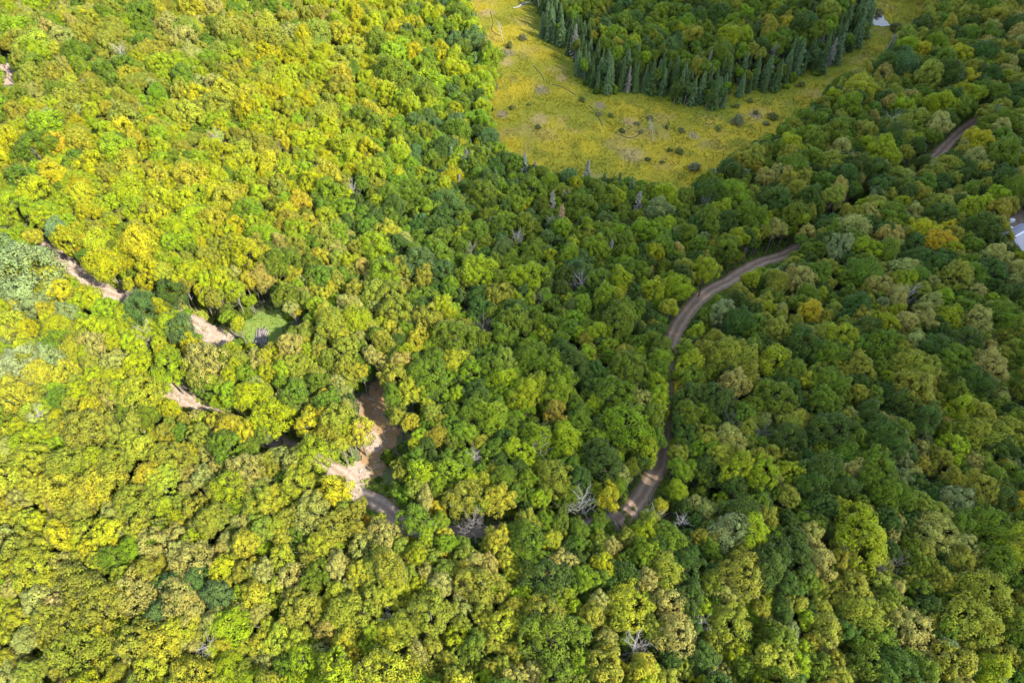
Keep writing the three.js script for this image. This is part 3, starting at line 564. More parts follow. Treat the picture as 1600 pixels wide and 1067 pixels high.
// spots of bare ground that the sun reaches: no crown may stand in its way
function letsSunIn(x, z, h, r) { for (let k = 0; k < SUNNY.length; k += 2) { const dx = x - SUNNY[k], dy = land(x, z) + h - land(SUNNY[k], SUNNY[k + 1]), dz = z - SUNNY[k + 1], t = dx * SUN.x + dy * SUN.y + dz * SUN.z; if (t > 0 && t < 45 && Math.hypot(dx - t * SUN.x, dy - t * SUN.y, dz - t * SUN.z) < r * 1.3 + 0.4) return false; } return true; }
const cells = new Map(), CS = 6;
const near = (x, z, f) => { const i = Math.floor(x / CS), j = Math.floor(z / CS); for (let a = -2; a <= 2; a++) for (let b = -2; b <= 2; b++) for (const t of cells.get((i + a) * 4096 + j + b) ?? []) if (f(t)) return true; return false; };
const plant = (t) => { const k = Math.floor(t.x / CS) * 4096 + Math.floor(t.z / CS); if (!cells.has(k)) cells.set(k, []); cells.get(k).push(t); return t; };
const MIX = {
  a: { vivid: 46, lime: 24, straw: 10, olive: 10, lemon: 5, gold: 0.15, green: 5 }, b: { olive: 38, straw: 20, lime: 14, tan: 12, green: 12, fresh: 4 },
  c: { straw: 34, tan: 20, olive: 24, lime: 14, peach: 0.2, green: 3, lemon: 5 }, d: { olive: 38, tan: 18, straw: 22, lime: 12, green: 9, fresh: 2 },
  e: { green: 42, fresh: 24, lime: 11, olive: 4, dark: 20 }, f: { dark: 24, green: 33, olive: 31, tan: 6, lime: 5, sage: 2 },
  g: { olive: 30, dark: 24, green: 20, tan: 16, lime: 6, gold: 0.3, sage: 2 }, h: { dark: 22, green: 40, teal: 8, olive: 10, gold: 0.6, lime: 9, fresh: 14 },
  i: { fresh: 25, lime: 30, green: 20, vivid: 15, teal: 10 }, j: { green: 40, fresh: 22, dark: 20, teal: 8, lime: 8, olive: 2 }, s: { sage: 40, vivid: 30, lime: 20, straw: 10 },
};
const KINDS = ['a', 'b', 'c', 'd', 'e', 'f', 'g', 'h', 'i', 'j', 's'];
const woodsAt = (x, z) => { const jx = x + (rnd() - 0.5) * 22, jz = z + (rnd() - 0.5) * 22, i = clamp(Math.floor((jx - WOODS.x0) / WOODS.cell), 0, WOODS.rows[0].length - 1), j = clamp(Math.floor((WOODS.z0 - jz) / WOODS.cell), 0, WOODS.rows.length - 1); return KINDS[WOODS.rows[j][i]]; };
const pick = (m) => { let t = 0; for (const k in m) t += m[k]; t *= rnd(); for (const k in m) { t -= m[k]; if (t <= 0) return k; } return Object.keys(m)[0]; };

const trees = [], spruces = [], dead = [];
for (const [x, z, r, tone, label] of MARKED_TREES) trees.push(plant({ x, z, r, tone, label, h: r < 1.6 ? 6.5 : r > 4 ? 9.5 : 8.5, own: true }));
for (const [x, z, r, kind, label] of DEAD_TREES) dead.push(plant({ x, z, r, kind, label }));
for (const [x, z, r, tone, label] of GREY_SPRUCES) spruces.push(plant({ x, z, r: 1.8, H: 13, tone, label }));
function woodsAtExact(x, z) { const i = clamp(Math.floor((x - WOODS.x0) / WOODS.cell), 0, WOODS.rows[0].length - 1), j = clamp(Math.floor((WOODS.z0 - z) / WOODS.cell), 0, WOODS.rows.length - 1); return KINDS[WOODS.rows[j][i]]; }
const KEPT = [...trees, ...dead, ...spruces].map((t) => { const h = t.h ?? (t.H ? t.H * 0.6 : 8), [u, v] = project(t.x, land(t.x, t.z) + h, t.z), d = Math.hypot(t.x, EYE.y - h, t.z); return { u: u * 1.5, v, s: (t.H ? 1.6 : t.r) / d, d }; });
// trees one picks out by eye from the air are those that no nearer crown covers
function covers(x, z, h, r) { const [u0, v] = project(x, land(x, z) + h, z), u = u0 * 1.5, d = Math.hypot(x, EYE.y - land(x, z) - h, z), s = r / d; return KEPT.some((q) => d < q.d - 0.5 && Math.hypot(q.u - u, q.v - v) < 0.68 * (q.s + s)); }
const onKnoll = (x, z) => inside(x, z, KNOLL);
for (let k = 0; k < 24000; k++) {   // spruces: thick along the knoll's front, then thinner behind it and round the marsh
  const x = -70 + rnd() * 260, z = -150 - rnd() * 230, d = polyDist(x, z, MARSH_OPEN);
  if (d < 0.6 || d > 60) continue;
  const kind = woodsAtExact(x, z), front = onKnoll(x, z);
  const p = k < 10000 ? (front && d < 9 ? 0.95 : 0) : front ? (d < 22 ? 0.3 : 0.1) : kind === 'i' ? (d < 14 ? 0.25 : 0.06) : kind === 'j' ? 0.3 : x > 90 && d < 10 ? 0.12 : 0;
  if (rnd() > p || spruces.length >= (k < 10000 ? 172 : 297)) continue;
  const H = front ? 6.5 + Math.pow(rnd(), 0.9) * 6.5 : 7.5 + rnd() * 6, r = H * 0.115;
  if (!seenIn(x, land(x, z) + 6, z, 0.03)) continue;
  if (near(x, z, (t) => Math.hypot(t.x - x, t.z - z) < (t.H ? (front && d < 9 ? 1.4 + rnd() * 1.2 : 3.2) : t.r * 0.8 + 1))) continue;
  if (!clearOfOpenings(x, z, H * 0.5, r, front ? -9 : 0.4)) continue;
  const grey = rnd() < (kind === 'j' ? 0.16 : 0.04); spruces.push(plant({ x, z, r, H, tone: grey ? 'grey' : 'spruce' }));
}
{ // crowns meeting over the narrow middle of the road
  const P = smooth(ROAD_GAPS.find((s) => s.over).line, 2.9);
  P.forEach((p, i) => { const a = P[Math.max(0, i - 1)], b = P[Math.min(P.length - 1, i + 1)], t = b.clone().sub(a).normalize(); for (const s of [-1, 1]) { const r = 2.2 + rnd() * 0.7, d = r + 0.25 + rnd() * 0.35, x = p.x - t.z * s * d, z = p.z + t.x * s * d; if (!near(x, z, (q) => Math.hypot(q.x - x, q.z - z) < 2.2)) trees.push(plant({ x, z, r, h: 8 + rnd() * 1.2, tone: pick(MIX.e) })); } });
}
for (let k = 0; k < 110000; k++) {   // broadleaved trees wherever the land is not open and no other crown stands
  const z = 8 - rnd() * 390, x = (rnd() - 0.5) * 2 * (110 + Math.max(0, -z) * 0.95);
  if (!seenIn(x, land(x, z) + 8, z, 0.07)) continue;
  const r = 1.35 + Math.pow(rnd(), 1.9) * 2.2 + (k < 2500 ? 0.6 : 0), h = 6.6 + r * 0.75 + (rnd() - 0.5) * 1.8;
  if (near(x, z, (t) => Math.hypot(t.x - x, t.z - z) < (t.H ? 0.9 + r * 0.6 : (t.r + r) * 0.58))) continue;
  if (!clearOfOpenings(x, z, h, r) || !letsSunIn(x, z, h, r) || covers(x, z, h, r)) continue;
  if (onKnoll(x, z) && polyDist(x, z, MARSH_OPEN) < 9) continue;
  const m = MIX[woodsAt(x, z)] ?? MIX.e;
  trees.push(plant({ x, z, r, h, tone: pick(m) }));
}
for (let k = 0; k < 60000; k++) {   // lower trees filling in between the tall ones
  const z = 8 - rnd() * 390, x = (rnd() - 0.5) * 2 * (110 + Math.max(0, -z) * 0.95);
  if (!seenIn(x, land(x, z) + 5, z, 0.05)) continue;
  const r = 1.1 + rnd() * 0.9, h = 4.2 + rnd() * 2.4;
  if (onKnoll(x, z) && polyDist(x, z, MARSH_OPEN) < 9 && rnd() < 0.85) continue;
  if (near(x, z, (t) => Math.hypot(t.x - x, t.z - z) < (t.H ? 1 : t.low ? (t.r + r) * 0.62 : 0.5 * t.r + 0.4))) continue;
  if (!clearOfOpenings(x, z, h, r) || !letsSunIn(x, z, h, r) || covers(x, z, h, r)) continue;
  trees.push(plant({ x, z, r, h, low: true, tone: onKnoll(x, z) ? pick({ green: 4, fresh: 2, dark: 3, teal: 1 }) : rnd() < 0.55 ? pick(MIX[woodsAt(x, z)] ?? MIX.e) : pick({ green: 36, fresh: 28, lime: 22, dark: 6, olive: 8 }) }));
}
for (const t of trees) { const [u, v] = project(t.x, land(t.x, t.z) + t.h, t.z); t.u = u; t.v = v; t.dist = Math.hypot(t.x, 120 - t.h, t.z); t.size = t.r / t.dist; t.inFrame = !t.low && u > 0.004 && u < 0.996 && v > 0.004 && v < 0.996; }
const single = [...trees].filter((t) => t.inFrame).sort((a, b) => (b.own ? 1 : 0) - (a.own ? 1 : 0) || b.size - a.size).slice(0, 300);
single.forEach((t) => { t.single = true; });
console.log('broadleaf', trees.length, 'in frame', trees.filter((t) => t.inFrame).length, 'spruce', spruces.length, 'dead', dead.length);
// ---------------------------------------------------------------- which tree is which: each is told by its look and by the nearest landmark, as one sees them from the drone
{
  const M = [], mark = (x, z, h, name) => { const [u, v] = project(x, land(x, z) + h, z); M.push({ x: u * 1600, y: v * 1067, name }); };
  const mid = (P) => { let a = 0, b = 0; for (let k = 0; k < P.length; k += 2) { a += P[k]; b += P[k + 1]; } return [2 * a / P.length, 2 * b / P.length]; };
  for (const [k, n] of [['brown_clearing', 'the brown clearing'], ['fork', 'the track fork'], ['tan_strip', 'the tan strip'], ['tan_patch', 'the tan patch'], ['tan_bend', 'the pale track bend'], ['grass_glade', 'the log pile glade'], ['house_yard', 'the house']]) mark(...mid(OPENINGS[k]), 0, n);
  const shorts = { 'golden tree between': 'the golden clearing tree', 'rusty gold tree alone': 'the rusty gold tree', 'brightest orange': 'the brightest orange tree', 'largest vivid': 'the largest vivid tree', 'bright lemon tree on': 'the lower road lemon tree', 'broad lime tree below the rusty': 'the broad lime tree', 'straw yellow tree just': 'the straw track tree',
    'round tan tree beside': 'the round tan tree', 'lime crown standing': 'the lone lime crown', 'lime tree far down': 'the far lime tree', 'broad tan tree in': 'the broad tan tree', 'greyish sage': 'the greyish sage tree', 'blue green tree, middle': 'the blue green row', 'fresh green tree beside': 'the fresh green tree', 'small lemon tree near': 'the left edge lemon tree',
    'lemon tree right above': 'the row lemon tree', 'peach toned': 'the peach toned tree', 'largest tan tree': 'the largest tan tree', 'fresh green round': 'the fresh green round tree', 'big olive tree behind': 'the big olive tree', 'straw gold crown in': 'the straw gold crown', 'large olive tree under': 'the large olive tree', 'round lime tree left': 'the bend lime tree',
    'huge pale sage': 'the huge sage tree', 'broad lime tree right below': 'the white dead tree', 'pale sage tree right': 'the pale sage tree', 'golden topped': 'the golden topped tree', 'broad lime tree in the middle': 'the big right lime tree', 'broad straw tree': 'the broad straw tree', 'broad olive tree near': 'the bottom olive tree', 'lime crown between': 'the bottom lime crown',
    'peach orange crown': 'the cut peach crown', 'fresh green tree at': 'the bottom fresh tree', 'gold brushed': 'the right edge gold tree', 'lemon tree on the bright': 'the slope lemon tree', 'gold washed': 'the slope gold tree', 'gold tree at the left': 'the left side gold tree', 'golden tree high': 'the high golden tree' };
  for (const t of trees) if (t.label) for (const k in shorts) if (t.label.startsWith(k)) mark(t.x, t.z, t.h, shorts[k]);
  for (const t of dead) for (const [k, n] of [['bare pinkish', 'the pinkish bare tree'], ['bare white branched', 'the white branched tree'], ['bare silver tree at', 'the bottom silver tree'], ['bare silver tree under', 'the road silver tree'], ['bare white tree with', 'the forked bare tree'], ['bare white stems', 'the white stems'], ['small bare white', 'the small bare tree'], ['tall white snag', 'the tall white snag'], ['white branching', 'the upper white snag'], ['bare grey twiggy', 'the grey twiggy tree'], ['leaning white', 'the leaning birch'], ['small grey snag', 'the grey knoll snag']]) if (t.label.startsWith(k)) mark(t.x, t.z, t.kind === 'snag' ? 4 : 8, n);
  for (const [u, v, n] of [[0, 1067, 'the bottom left corner'], [400, 1080, 'the bottom edge quarter point'], [800, 1085, 'the bottom edge middle'], [1200, 1080, 'the bottom edge three quarter point'], [1600, 1067, 'the bottom right corner'], [-20, 700, 'the left edge below middle'], [1620, 640, 'the right edge below middle'], [1620, 920, 'the right edge near its foot'], [-20, 920, 'the left edge near its foot']]) M.push({ x: u, y: v, name: n });
  for (const s of spruces) if (s.label && s.label.includes('dead topped')) mark(s.x, s.z, 7, 'the dead topped spruce');
  for (const [x, z, , , label] of MARSH_SHRUBS) { if (label.startsWith('biggest')) mark(x, z, 1, 'the biggest marsh shrub'); if (label.startsWith('dark low')) mark(x, z, 1, 'the outlet shrub'); if (label.startsWith('flat dark')) mark(x, z, 1, 'the flat creek shrub'); }
  mark(...mid(POND), 0, 'the pond');
  const taken = new Set([...MARKED_TREES, ...DEAD_TREES, ...GREY_SPRUCES, ...MARSH_SHRUBS].map((r) => r[4]));
  const COUNT = ['touching', 'one', 'two', 'three', 'four', 'five', 'six', 'seven', 'eight', 'nine', 'ten', 'eleven', 'twelve'], AROUND = ['right of', 'lower right of', 'below', 'lower left of', 'left of', 'upper left of', 'above', 'upper right of'];
  const WORD = { vivid: 'vivid yellow', lemon: 'lemon yellow', lime: 'lime', fresh: 'fresh green', green: 'mid green', dark: 'dark green', teal: 'blue green', sage: 'pale sage', olive: 'olive', straw: 'straw', tan: 'tan', peach: 'peach', gold: 'golden', orange: 'orange', rust: 'rusty', spruce: '', grey: 'greying', pale: 'very pale' };
  const name = (t, h, what, unitX, unit) => {
    const [u, v] = project(t.x, land(t.x, t.z) + h, t.z), x = u * 1600, y = v * 1067, size = what === 'spruce' ? (t.H > 14 ? 'tall' : t.H < 11.5 ? 'short' : 'slim') : t.r > 3.1 ? 'broad' : t.r < 2.3 ? 'small' : 'round';
    const by = [...M].map((m) => ({ m, dx: x - m.x, dy: y - m.y })).sort((a, b) => Math.hypot(a.dx, a.dy) - Math.hypot(b.dx, b.dy));
    for (const n of [1, 4, 8, 14]) for (const { m, dx, dy } of by.slice(0, n)) {
      const k = Math.round(Math.hypot(dx / unitX, dy / unitX)); if (k > 12) continue;
      const where = AROUND[Math.round((Math.atan2(dy, dx) / Math.PI * 4 + 8)) % 8];
      const s = `${size} ${WORD[t.tone]} ${what} ${k ? COUNT[k] + ' ' + unit + (k > 1 ? 's' : '') : 'touching,'} ${where} ${m.name}`.replace(/  +/g, ' ');
      if (!taken.has(s)) { taken.add(s); return s; }
    }
    for (const { m, dx, dy } of by.slice(0, 6)) {
      const a = Math.min(12, Math.round(Math.abs(dx) / unitX)), b = Math.min(12, Math.round(Math.abs(dy) / unitX)), s = `${size} ${WORD[t.tone]} ${what}, ${COUNT[a]} across and ${COUNT[b]} ${dy > 0 ? 'down' : 'up'} from ${m.name}`.replace(/  +/g, ' ');
      if (!taken.has(s)) { taken.add(s); return s; }
    }
    return what === 'spruce' ? `slim dark spruce in the dense stand on the marsh knoll` : `${WORD[t.tone]} broadleaf tree in the closed canopy`;
  };
  for (const t of trees) if (t.single) { if (!t.label) t.label = name(t, t.h, 'broadleaf', 46, 'crown'); }
  for (const t of spruces) if (!t.label) t.label = name(t, t.H * 0.6, 'spruce', 16, 'spire');
}


const leafM = {}; for (const k in TONES) { leafM[k] = [0, 1].map((n) => leafMaterial(TONES[k].map((c, i) => c * (n ? [1.04, 0.98, 1.05] : [0.94, 1, 0.9])[i]), k + ' leaves')); }
const vary = (t) => hash2(Math.round(t.x * 10), Math.round(t.z * 10), 5), vary2 = (t) => hash2(Math.round(t.x * 10), Math.round(t.z * 10), 6);
const toneIndex = Object.keys(TONES);
const protos = new Map();
for (const t of trees) {   // the 300 that show largest, each a tree with its trunk and crown
  if (!t.single) continue;
  const a = vary(t), n = a < 0.5 ? 0 : 1, shape = (toneIndex.indexOf(t.tone) * 3 + Math.floor(vary2(t) * 4)) % 10, fine = t.r > 2.9, key = t.tone + n + '/' + (fine ? 'fine' + shape % 3 : shape);
  let o;
  if (!protos.has(key)) {
    o = new THREE.Group(); part('trunk', TRUNKS[shape % 2], barkM, o); part('crown', fine ? FINE_CROWNS[shape % 3] : CROWNS[shape], leafM[t.tone][n], o); protos.set(key, o);
  } else o = protos.get(key).clone();
  o.name = numbered('broadleaf_tree'); scene.add(o);
  o.position.set(t.x, land(t.x, t.z), t.z); o.rotation.y = a * 6.2832;
  o.children[0].scale.set(t.h, t.h, t.h); o.children[1].position.y = t.h; o.children[1].scale.set(t.r * (0.96 + 0.26 * a), t.r * (0.9 + 0.45 * a), t.r * (1.2 - 0.26 * a));
  tag(o, t.label, 'tree', 'broadleaf trees of the woods');
}
{ // the rest of the broadleaved woods: one object, its crowns and trunks instanced
  const woods = new THREE.Group(); woods.name = 'broadleaf_woods'; scene.add(woods);
  tag(woods, 'dense mixed broadleaf woods covering the slopes round the marsh', 'woods', null, 'stuff');
  const mass = trees.filter((t) => !t.single), M = new THREE.Matrix4(), q = new THREE.Quaternion(), up = new THREE.Vector3(0, 1, 0), c = new THREE.Color(), white = leafMaterial([1, 1, 1], 'leaves');
  for (let s = 0; s < 10; s++) {
    const list = mass.filter((t) => Math.floor(vary2(t) * 10) === s), im = new THREE.InstancedMesh(CROWNS[s], white, list.length);
    im.name = 'crown'; im.userData.kind = 'stuff'; im.castShadow = im.receiveShadow = true;
    list.forEach((t, i) => {
      const a = vary(t), b = hash2(Math.round(t.x * 10), Math.round(t.z * 10), 8), T = TONES[t.tone];
      M.compose(new THREE.Vector3(t.x, land(t.x, t.z) + t.h, t.z), q.setFromAxisAngle(up, a * 6.2832), new THREE.Vector3(t.r * (0.96 + 0.26 * b), t.r * (0.9 + 0.45 * b), t.r * (1.2 - 0.26 * b))); im.setMatrixAt(i, M);
      im.setColorAt(i, c.setRGB(T[0] * (0.86 + 0.24 * b), T[1] * (0.9 + 0.2 * a), T[2] * (0.8 + 0.5 * a)));
    });
    woods.add(im);
  }
  const tm = new THREE.InstancedMesh(TRUNKS[0], barkM, mass.length); tm.name = 'trunk'; tm.userData.kind = 'stuff'; tm.castShadow = tm.receiveShadow = true;
  mass.forEach((t, i) => { M.compose(new THREE.Vector3(t.x, land(t.x, t.z), t.z), q.setFromAxisAngle(up, vary(t) * 6.28), new THREE.Vector3(t.h, t.h, t.h)); tm.setMatrixAt(i, M); });
  woods.add(tm);
}
{ // saplings and bushes in the gaps
  const list = [], M = new THREE.Matrix4(), q = new THREE.Quaternion(), up = new THREE.Vector3(0, 1, 0), c = new THREE.Color();
  for (let k = 0; k < 16000 && list.length < 5200; k++) {
    const z = 5 - rnd() * 370, x = (rnd() - 0.5) * 2 * (100 + Math.max(0, -z) * 0.9), r = 0.5 + rnd() * 0.9;
    if (!seenIn(x, land(x, z) + 1, z, 0.05)) continue;
    let bad = false; for (const P of OPEN) if (polyDist(x, z, P) < r * 0.6) bad = true;
    if (bad || lineDist(x, z, MAIN_ROAD) < 2.6 + r || lineDist(x, z, TRACK) < 2 + r || lineDist(x, z, TRACK_SPUR) < 2.2 + r) continue;
    for (const s of ROAD_GAPS) if (lineDist(x * 1.01, z * 1.01, s.line) < s.half * 0.8 + r) bad = true;
    if (!bad) list.push([x, z, r, pick({ green: 40, fresh: 30, dark: 20, lime: 10 })]);
  }
  const o = new THREE.Group(); o.name = 'undergrowth'; scene.add(o); tag(o, 'green undergrowth and saplings filling gaps between trees', 'undergrowth', null, 'stuff');
  SMALL_CROWNS.forEach((g, s) => {
    const part_ = list.filter((_, i) => i % 2 === s), im = new THREE.InstancedMesh(g, leafMaterial([1, 1, 1], 'undergrowth leaves'), part_.length); im.name = 'foliage'; im.userData.kind = 'stuff'; im.castShadow = im.receiveShadow = true;
    part_.forEach(([x, z, r, tone], i) => { M.compose(new THREE.Vector3(x, land(x, z) + r * 0.5, z), q.setFromAxisAngle(up, rnd() * 6.28), new THREE.Vector3(r, r * (0.8 + rnd() * 0.8), r)); im.setMatrixAt(i, M); const T = TONES[tone], b = 0.75 + rnd() * 0.5; im.setColorAt(i, c.setRGB(T[0] * b, T[1] * b, T[2] * b)); });
    o.add(im);
  });
}
const spruceM = [leafMaterial([0.046, 0.076, 0.02], 'spruce needles'), leafMaterial([0.037, 0.062, 0.015], 'spruce needles'), leafMaterial([0.056, 0.088, 0.03], 'spruce needles')];
const greySpruceM = { grey: leafMaterial([0.12, 0.115, 0.085], 'dying needles'), rust: leafMaterial([0.16, 0.11, 0.055], 'dying needles'), pale: leafMaterial([0.11, 0.13, 0.09], 'dying needles') };
spruces.forEach((t, i) => {
  const s = i % 3, o = thing('spruce_tree', t.x, t.z, vary(t) * 6.28);
  part('trunk', SPRUCE_TRUNK, spruceBarkM, o).scale.setScalar(t.H);
  part('crown', t.tone === 'spruce' ? SPRUCES[s] : GREY_SPRUCE, t.tone === 'spruce' ? spruceM[Math.floor(vary2(t) * 3)] : greySpruceM[t.tone], o).scale.set(t.H * (0.9 + 0.55 * vary2(t)), t.H, t.H * (0.9 + 0.55 * vary2(t)));
  tag(o, t.label, 'spruce', 'spruces round the marsh');
});
dead.forEach((t, i) => {
  const snag = t.kind === 'snag', B = snag ? BARES[3] : BARES[i % 3], H = snag ? 9 : 8.5 + t.r * 1.3, o = thing(snag ? 'dead_snag' : 'bare_tree', t.x, t.z, vary(t) * 6.28);
  const w = snag ? 1 : clamp(t.r / (H * 0.3), 0.6, 1.25), m = /pink|grey/.test(t.label) ? woodGrey[i % 3] : paleBarkM;
  for (const [n, g] of [['trunk', B[0]], ['limbs', B[1]]]) part(n === 'limbs' ? 'bare_crown' : n, g, m, o).scale.set(H * w, H, H * w);
  if (/leaning/.test(t.label)) o.rotation.set(0.2, 0, -0.42);
  tag(o, t.label, 'dead tree', 'bare trees in the woods');
});
{ // shrubs standing in the marsh
  const ms = { dark: leafMaterial([0.072, 0.084, 0.02], 'willow leaves'), green: leafMaterial([0.088, 0.108, 0.02], 'willow leaves'), grey: leafMaterial([0.118, 0.12, 0.05], 'willow leaves') };
  for (const [x, z, r, tone, label] of MARSH_SHRUBS) {
    const o = thing('marsh_shrub', x, z, vary({ x, z }) * 6.28);
    part('stem', TRUNKS[0], barkM, o).scale.set(r * 1.5, r * 0.6, r * 1.5);
    const f = part('foliage', r > 1.1 ? CROWNS[r > 2 ? 3 : 5] : SMALL_CROWNS[1], ms[tone], o), w = vary({ x: z, z: x }); f.scale.set(r * (0.5 + 0.45 * w), r * (0.4 + 0.35 * w), r * (1 - 0.4 * w)); f.position.y = r * 0.42;
    tag(o, label, 'shrub', 'shrubs of the marsh');
  }
}
{ // grasses: marsh sedge, verges and the glade
  const L = leafBuilder(), r2 = mulberry(77);
  for (let k = 0; k < 12; k++) { const a = r2() * 6.28, d = 0.25 * Math.sqrt(r2()), lean = new THREE.Vector3(Math.cos(a), 0.9, Math.sin(a)).normalize(), p = new THREE.Vector3(Math.cos(a) * d, 0.22 + r2() * 0.2, Math.sin(a) * d), v = 0.88 + r2() * 0.24; L.leaf(p, new THREE.Vector3(Math.cos(a) * 0.4, 1, Math.sin(a) * 0.4).normalize(), new THREE.Vector3(Math.cos(a), 0.7, Math.sin(a)), 0.5 + r2() * 0.3, 0.09 + r2() * 0.08, [v, v, v], r2, 0.9); }
  const tuft = L.build(), spots = [];
  for (let k = 0; k < 400000 && spots.length < 48000; k++) {
    const x = -60 + rnd() * 290, z = -150 - rnd() * 220; if (polyDist(x, z, MARSH_OPEN) > 5 || !seenIn(x, 0, z, 0.04)) continue;
    if (CREEK.some((c) => lineDist(x, z, c) < 0.6) || polyDist(x, z, POND) < 0.5) continue;
    const s = (0.25 + rnd() * 0.3) * (0.6 + 0.9 * fbm(x / 4, z / 4, 211, 2)), c = marshColor(x, z);
    spots.push([x, z, s, c]);
  }
  const marshN = spots.length;
  const verge = (line, half, spread, n, c) => { const P = smooth(line, 1); for (let k = 0; k < n; k++) { const p = P[Math.floor(rnd() * P.length)], a = rnd() * 6.28, d = half + rnd() * spread, x = p.x + Math.cos(a) * d, z = p.z + Math.sin(a) * d; if (lineDist(x, z, line) < half || !seenIn(x, land(x, z), z, 0.02)) continue; if (Object.values(OPENINGS).some((P2, i) => i !== 5 && polyDist(x, z, P2) < 0.2)) continue; spots.push([x, z, 0.6 + rnd() * 0.8, lerp3(c, [0.13, 0.17, 0.02], rnd())]); } };
  verge(MAIN_ROAD, 1.9, 4, 12000, [0.06, 0.1, 0.015]); verge(TRACK, 1.8, 3, 3500, [0.1, 0.13, 0.02]); verge(TRACK_SPUR, 2, 3, 4500, [0.2, 0.2, 0.02]);
  for (const P of [OPENINGS.brown_clearing, OPENINGS.tan_strip, OPENINGS.tan_patch, OPENINGS.tan_bend, OPENINGS.fork]) for (let k = 0; k < 700; k++) { const i = 2 * Math.floor(rnd() * P.length / 2), x = P[i] + (rnd() - 0.5) * 9, z = P[i + 1] + (rnd() - 0.5) * 9, e = polyDist(x, z, P); if (e < 2 && (e > -1.2 || rnd() < 0.12) && fbm(x / 2.5, z / 2.5, 191, 2) > 0.48) spots.push([x, z, 0.3 + rnd() * 0.4, lerp3([0.09, 0.12, 0.01], [0.17, 0.15, 0.05], rnd())]); }
  for (let k = 0; k < 5200; k++) { const P = OPENINGS.grass_glade, x = P[0] + (rnd() - 0.3) * 30, z = P[1] + (rnd() - 0.5) * 26; if (polyDist(x, z, P) < 1.5) spots.push([x, z, 0.25 + rnd() * 0.4, lerp3([0.048, 0.096, 0.008], [0.105, 0.142, 0.014], S((fbm(x / 3, z / 3, 201, 3) - 0.3) * 3))]); }
  const M = new THREE.Matrix4(), q = new THREE.Quaternion(), up = new THREE.Vector3(0, 1, 0), c = new THREE.Color(), gm = leafMaterial([1, 1, 1], 'grass'); gm.specularIntensity = 0.08; gm.transmission = 0.3;
  const lay = (list, name, label) => { const im = new THREE.InstancedMesh(tuft, gm, list.length); im.name = name; im.castShadow = im.receiveShadow = true; list.forEach(([x, z, s, k], i) => { M.compose(new THREE.Vector3(x, land(x, z) + 0.1, z), q.setFromAxisAngle(up, rnd() * 6.28), new THREE.Vector3(s, s * (0.7 + rnd() * 0.5), s)); im.setMatrixAt(i, M); const b = 0.93 + rnd() * 0.14; im.setColorAt(i, c.setRGB(k[0] * b, k[1] * b, k[2] * b)); }); scene.add(im); tag(im, label, 'grass', null, 'stuff'); };
  lay(spots.slice(0, marshN), 'marsh_grass', 'yellow green sedge and tan grass over the open marsh');
  lay(spots.slice(marshN), 'verge_grass', 'green grass along the dirt road, the track and the glade');
}
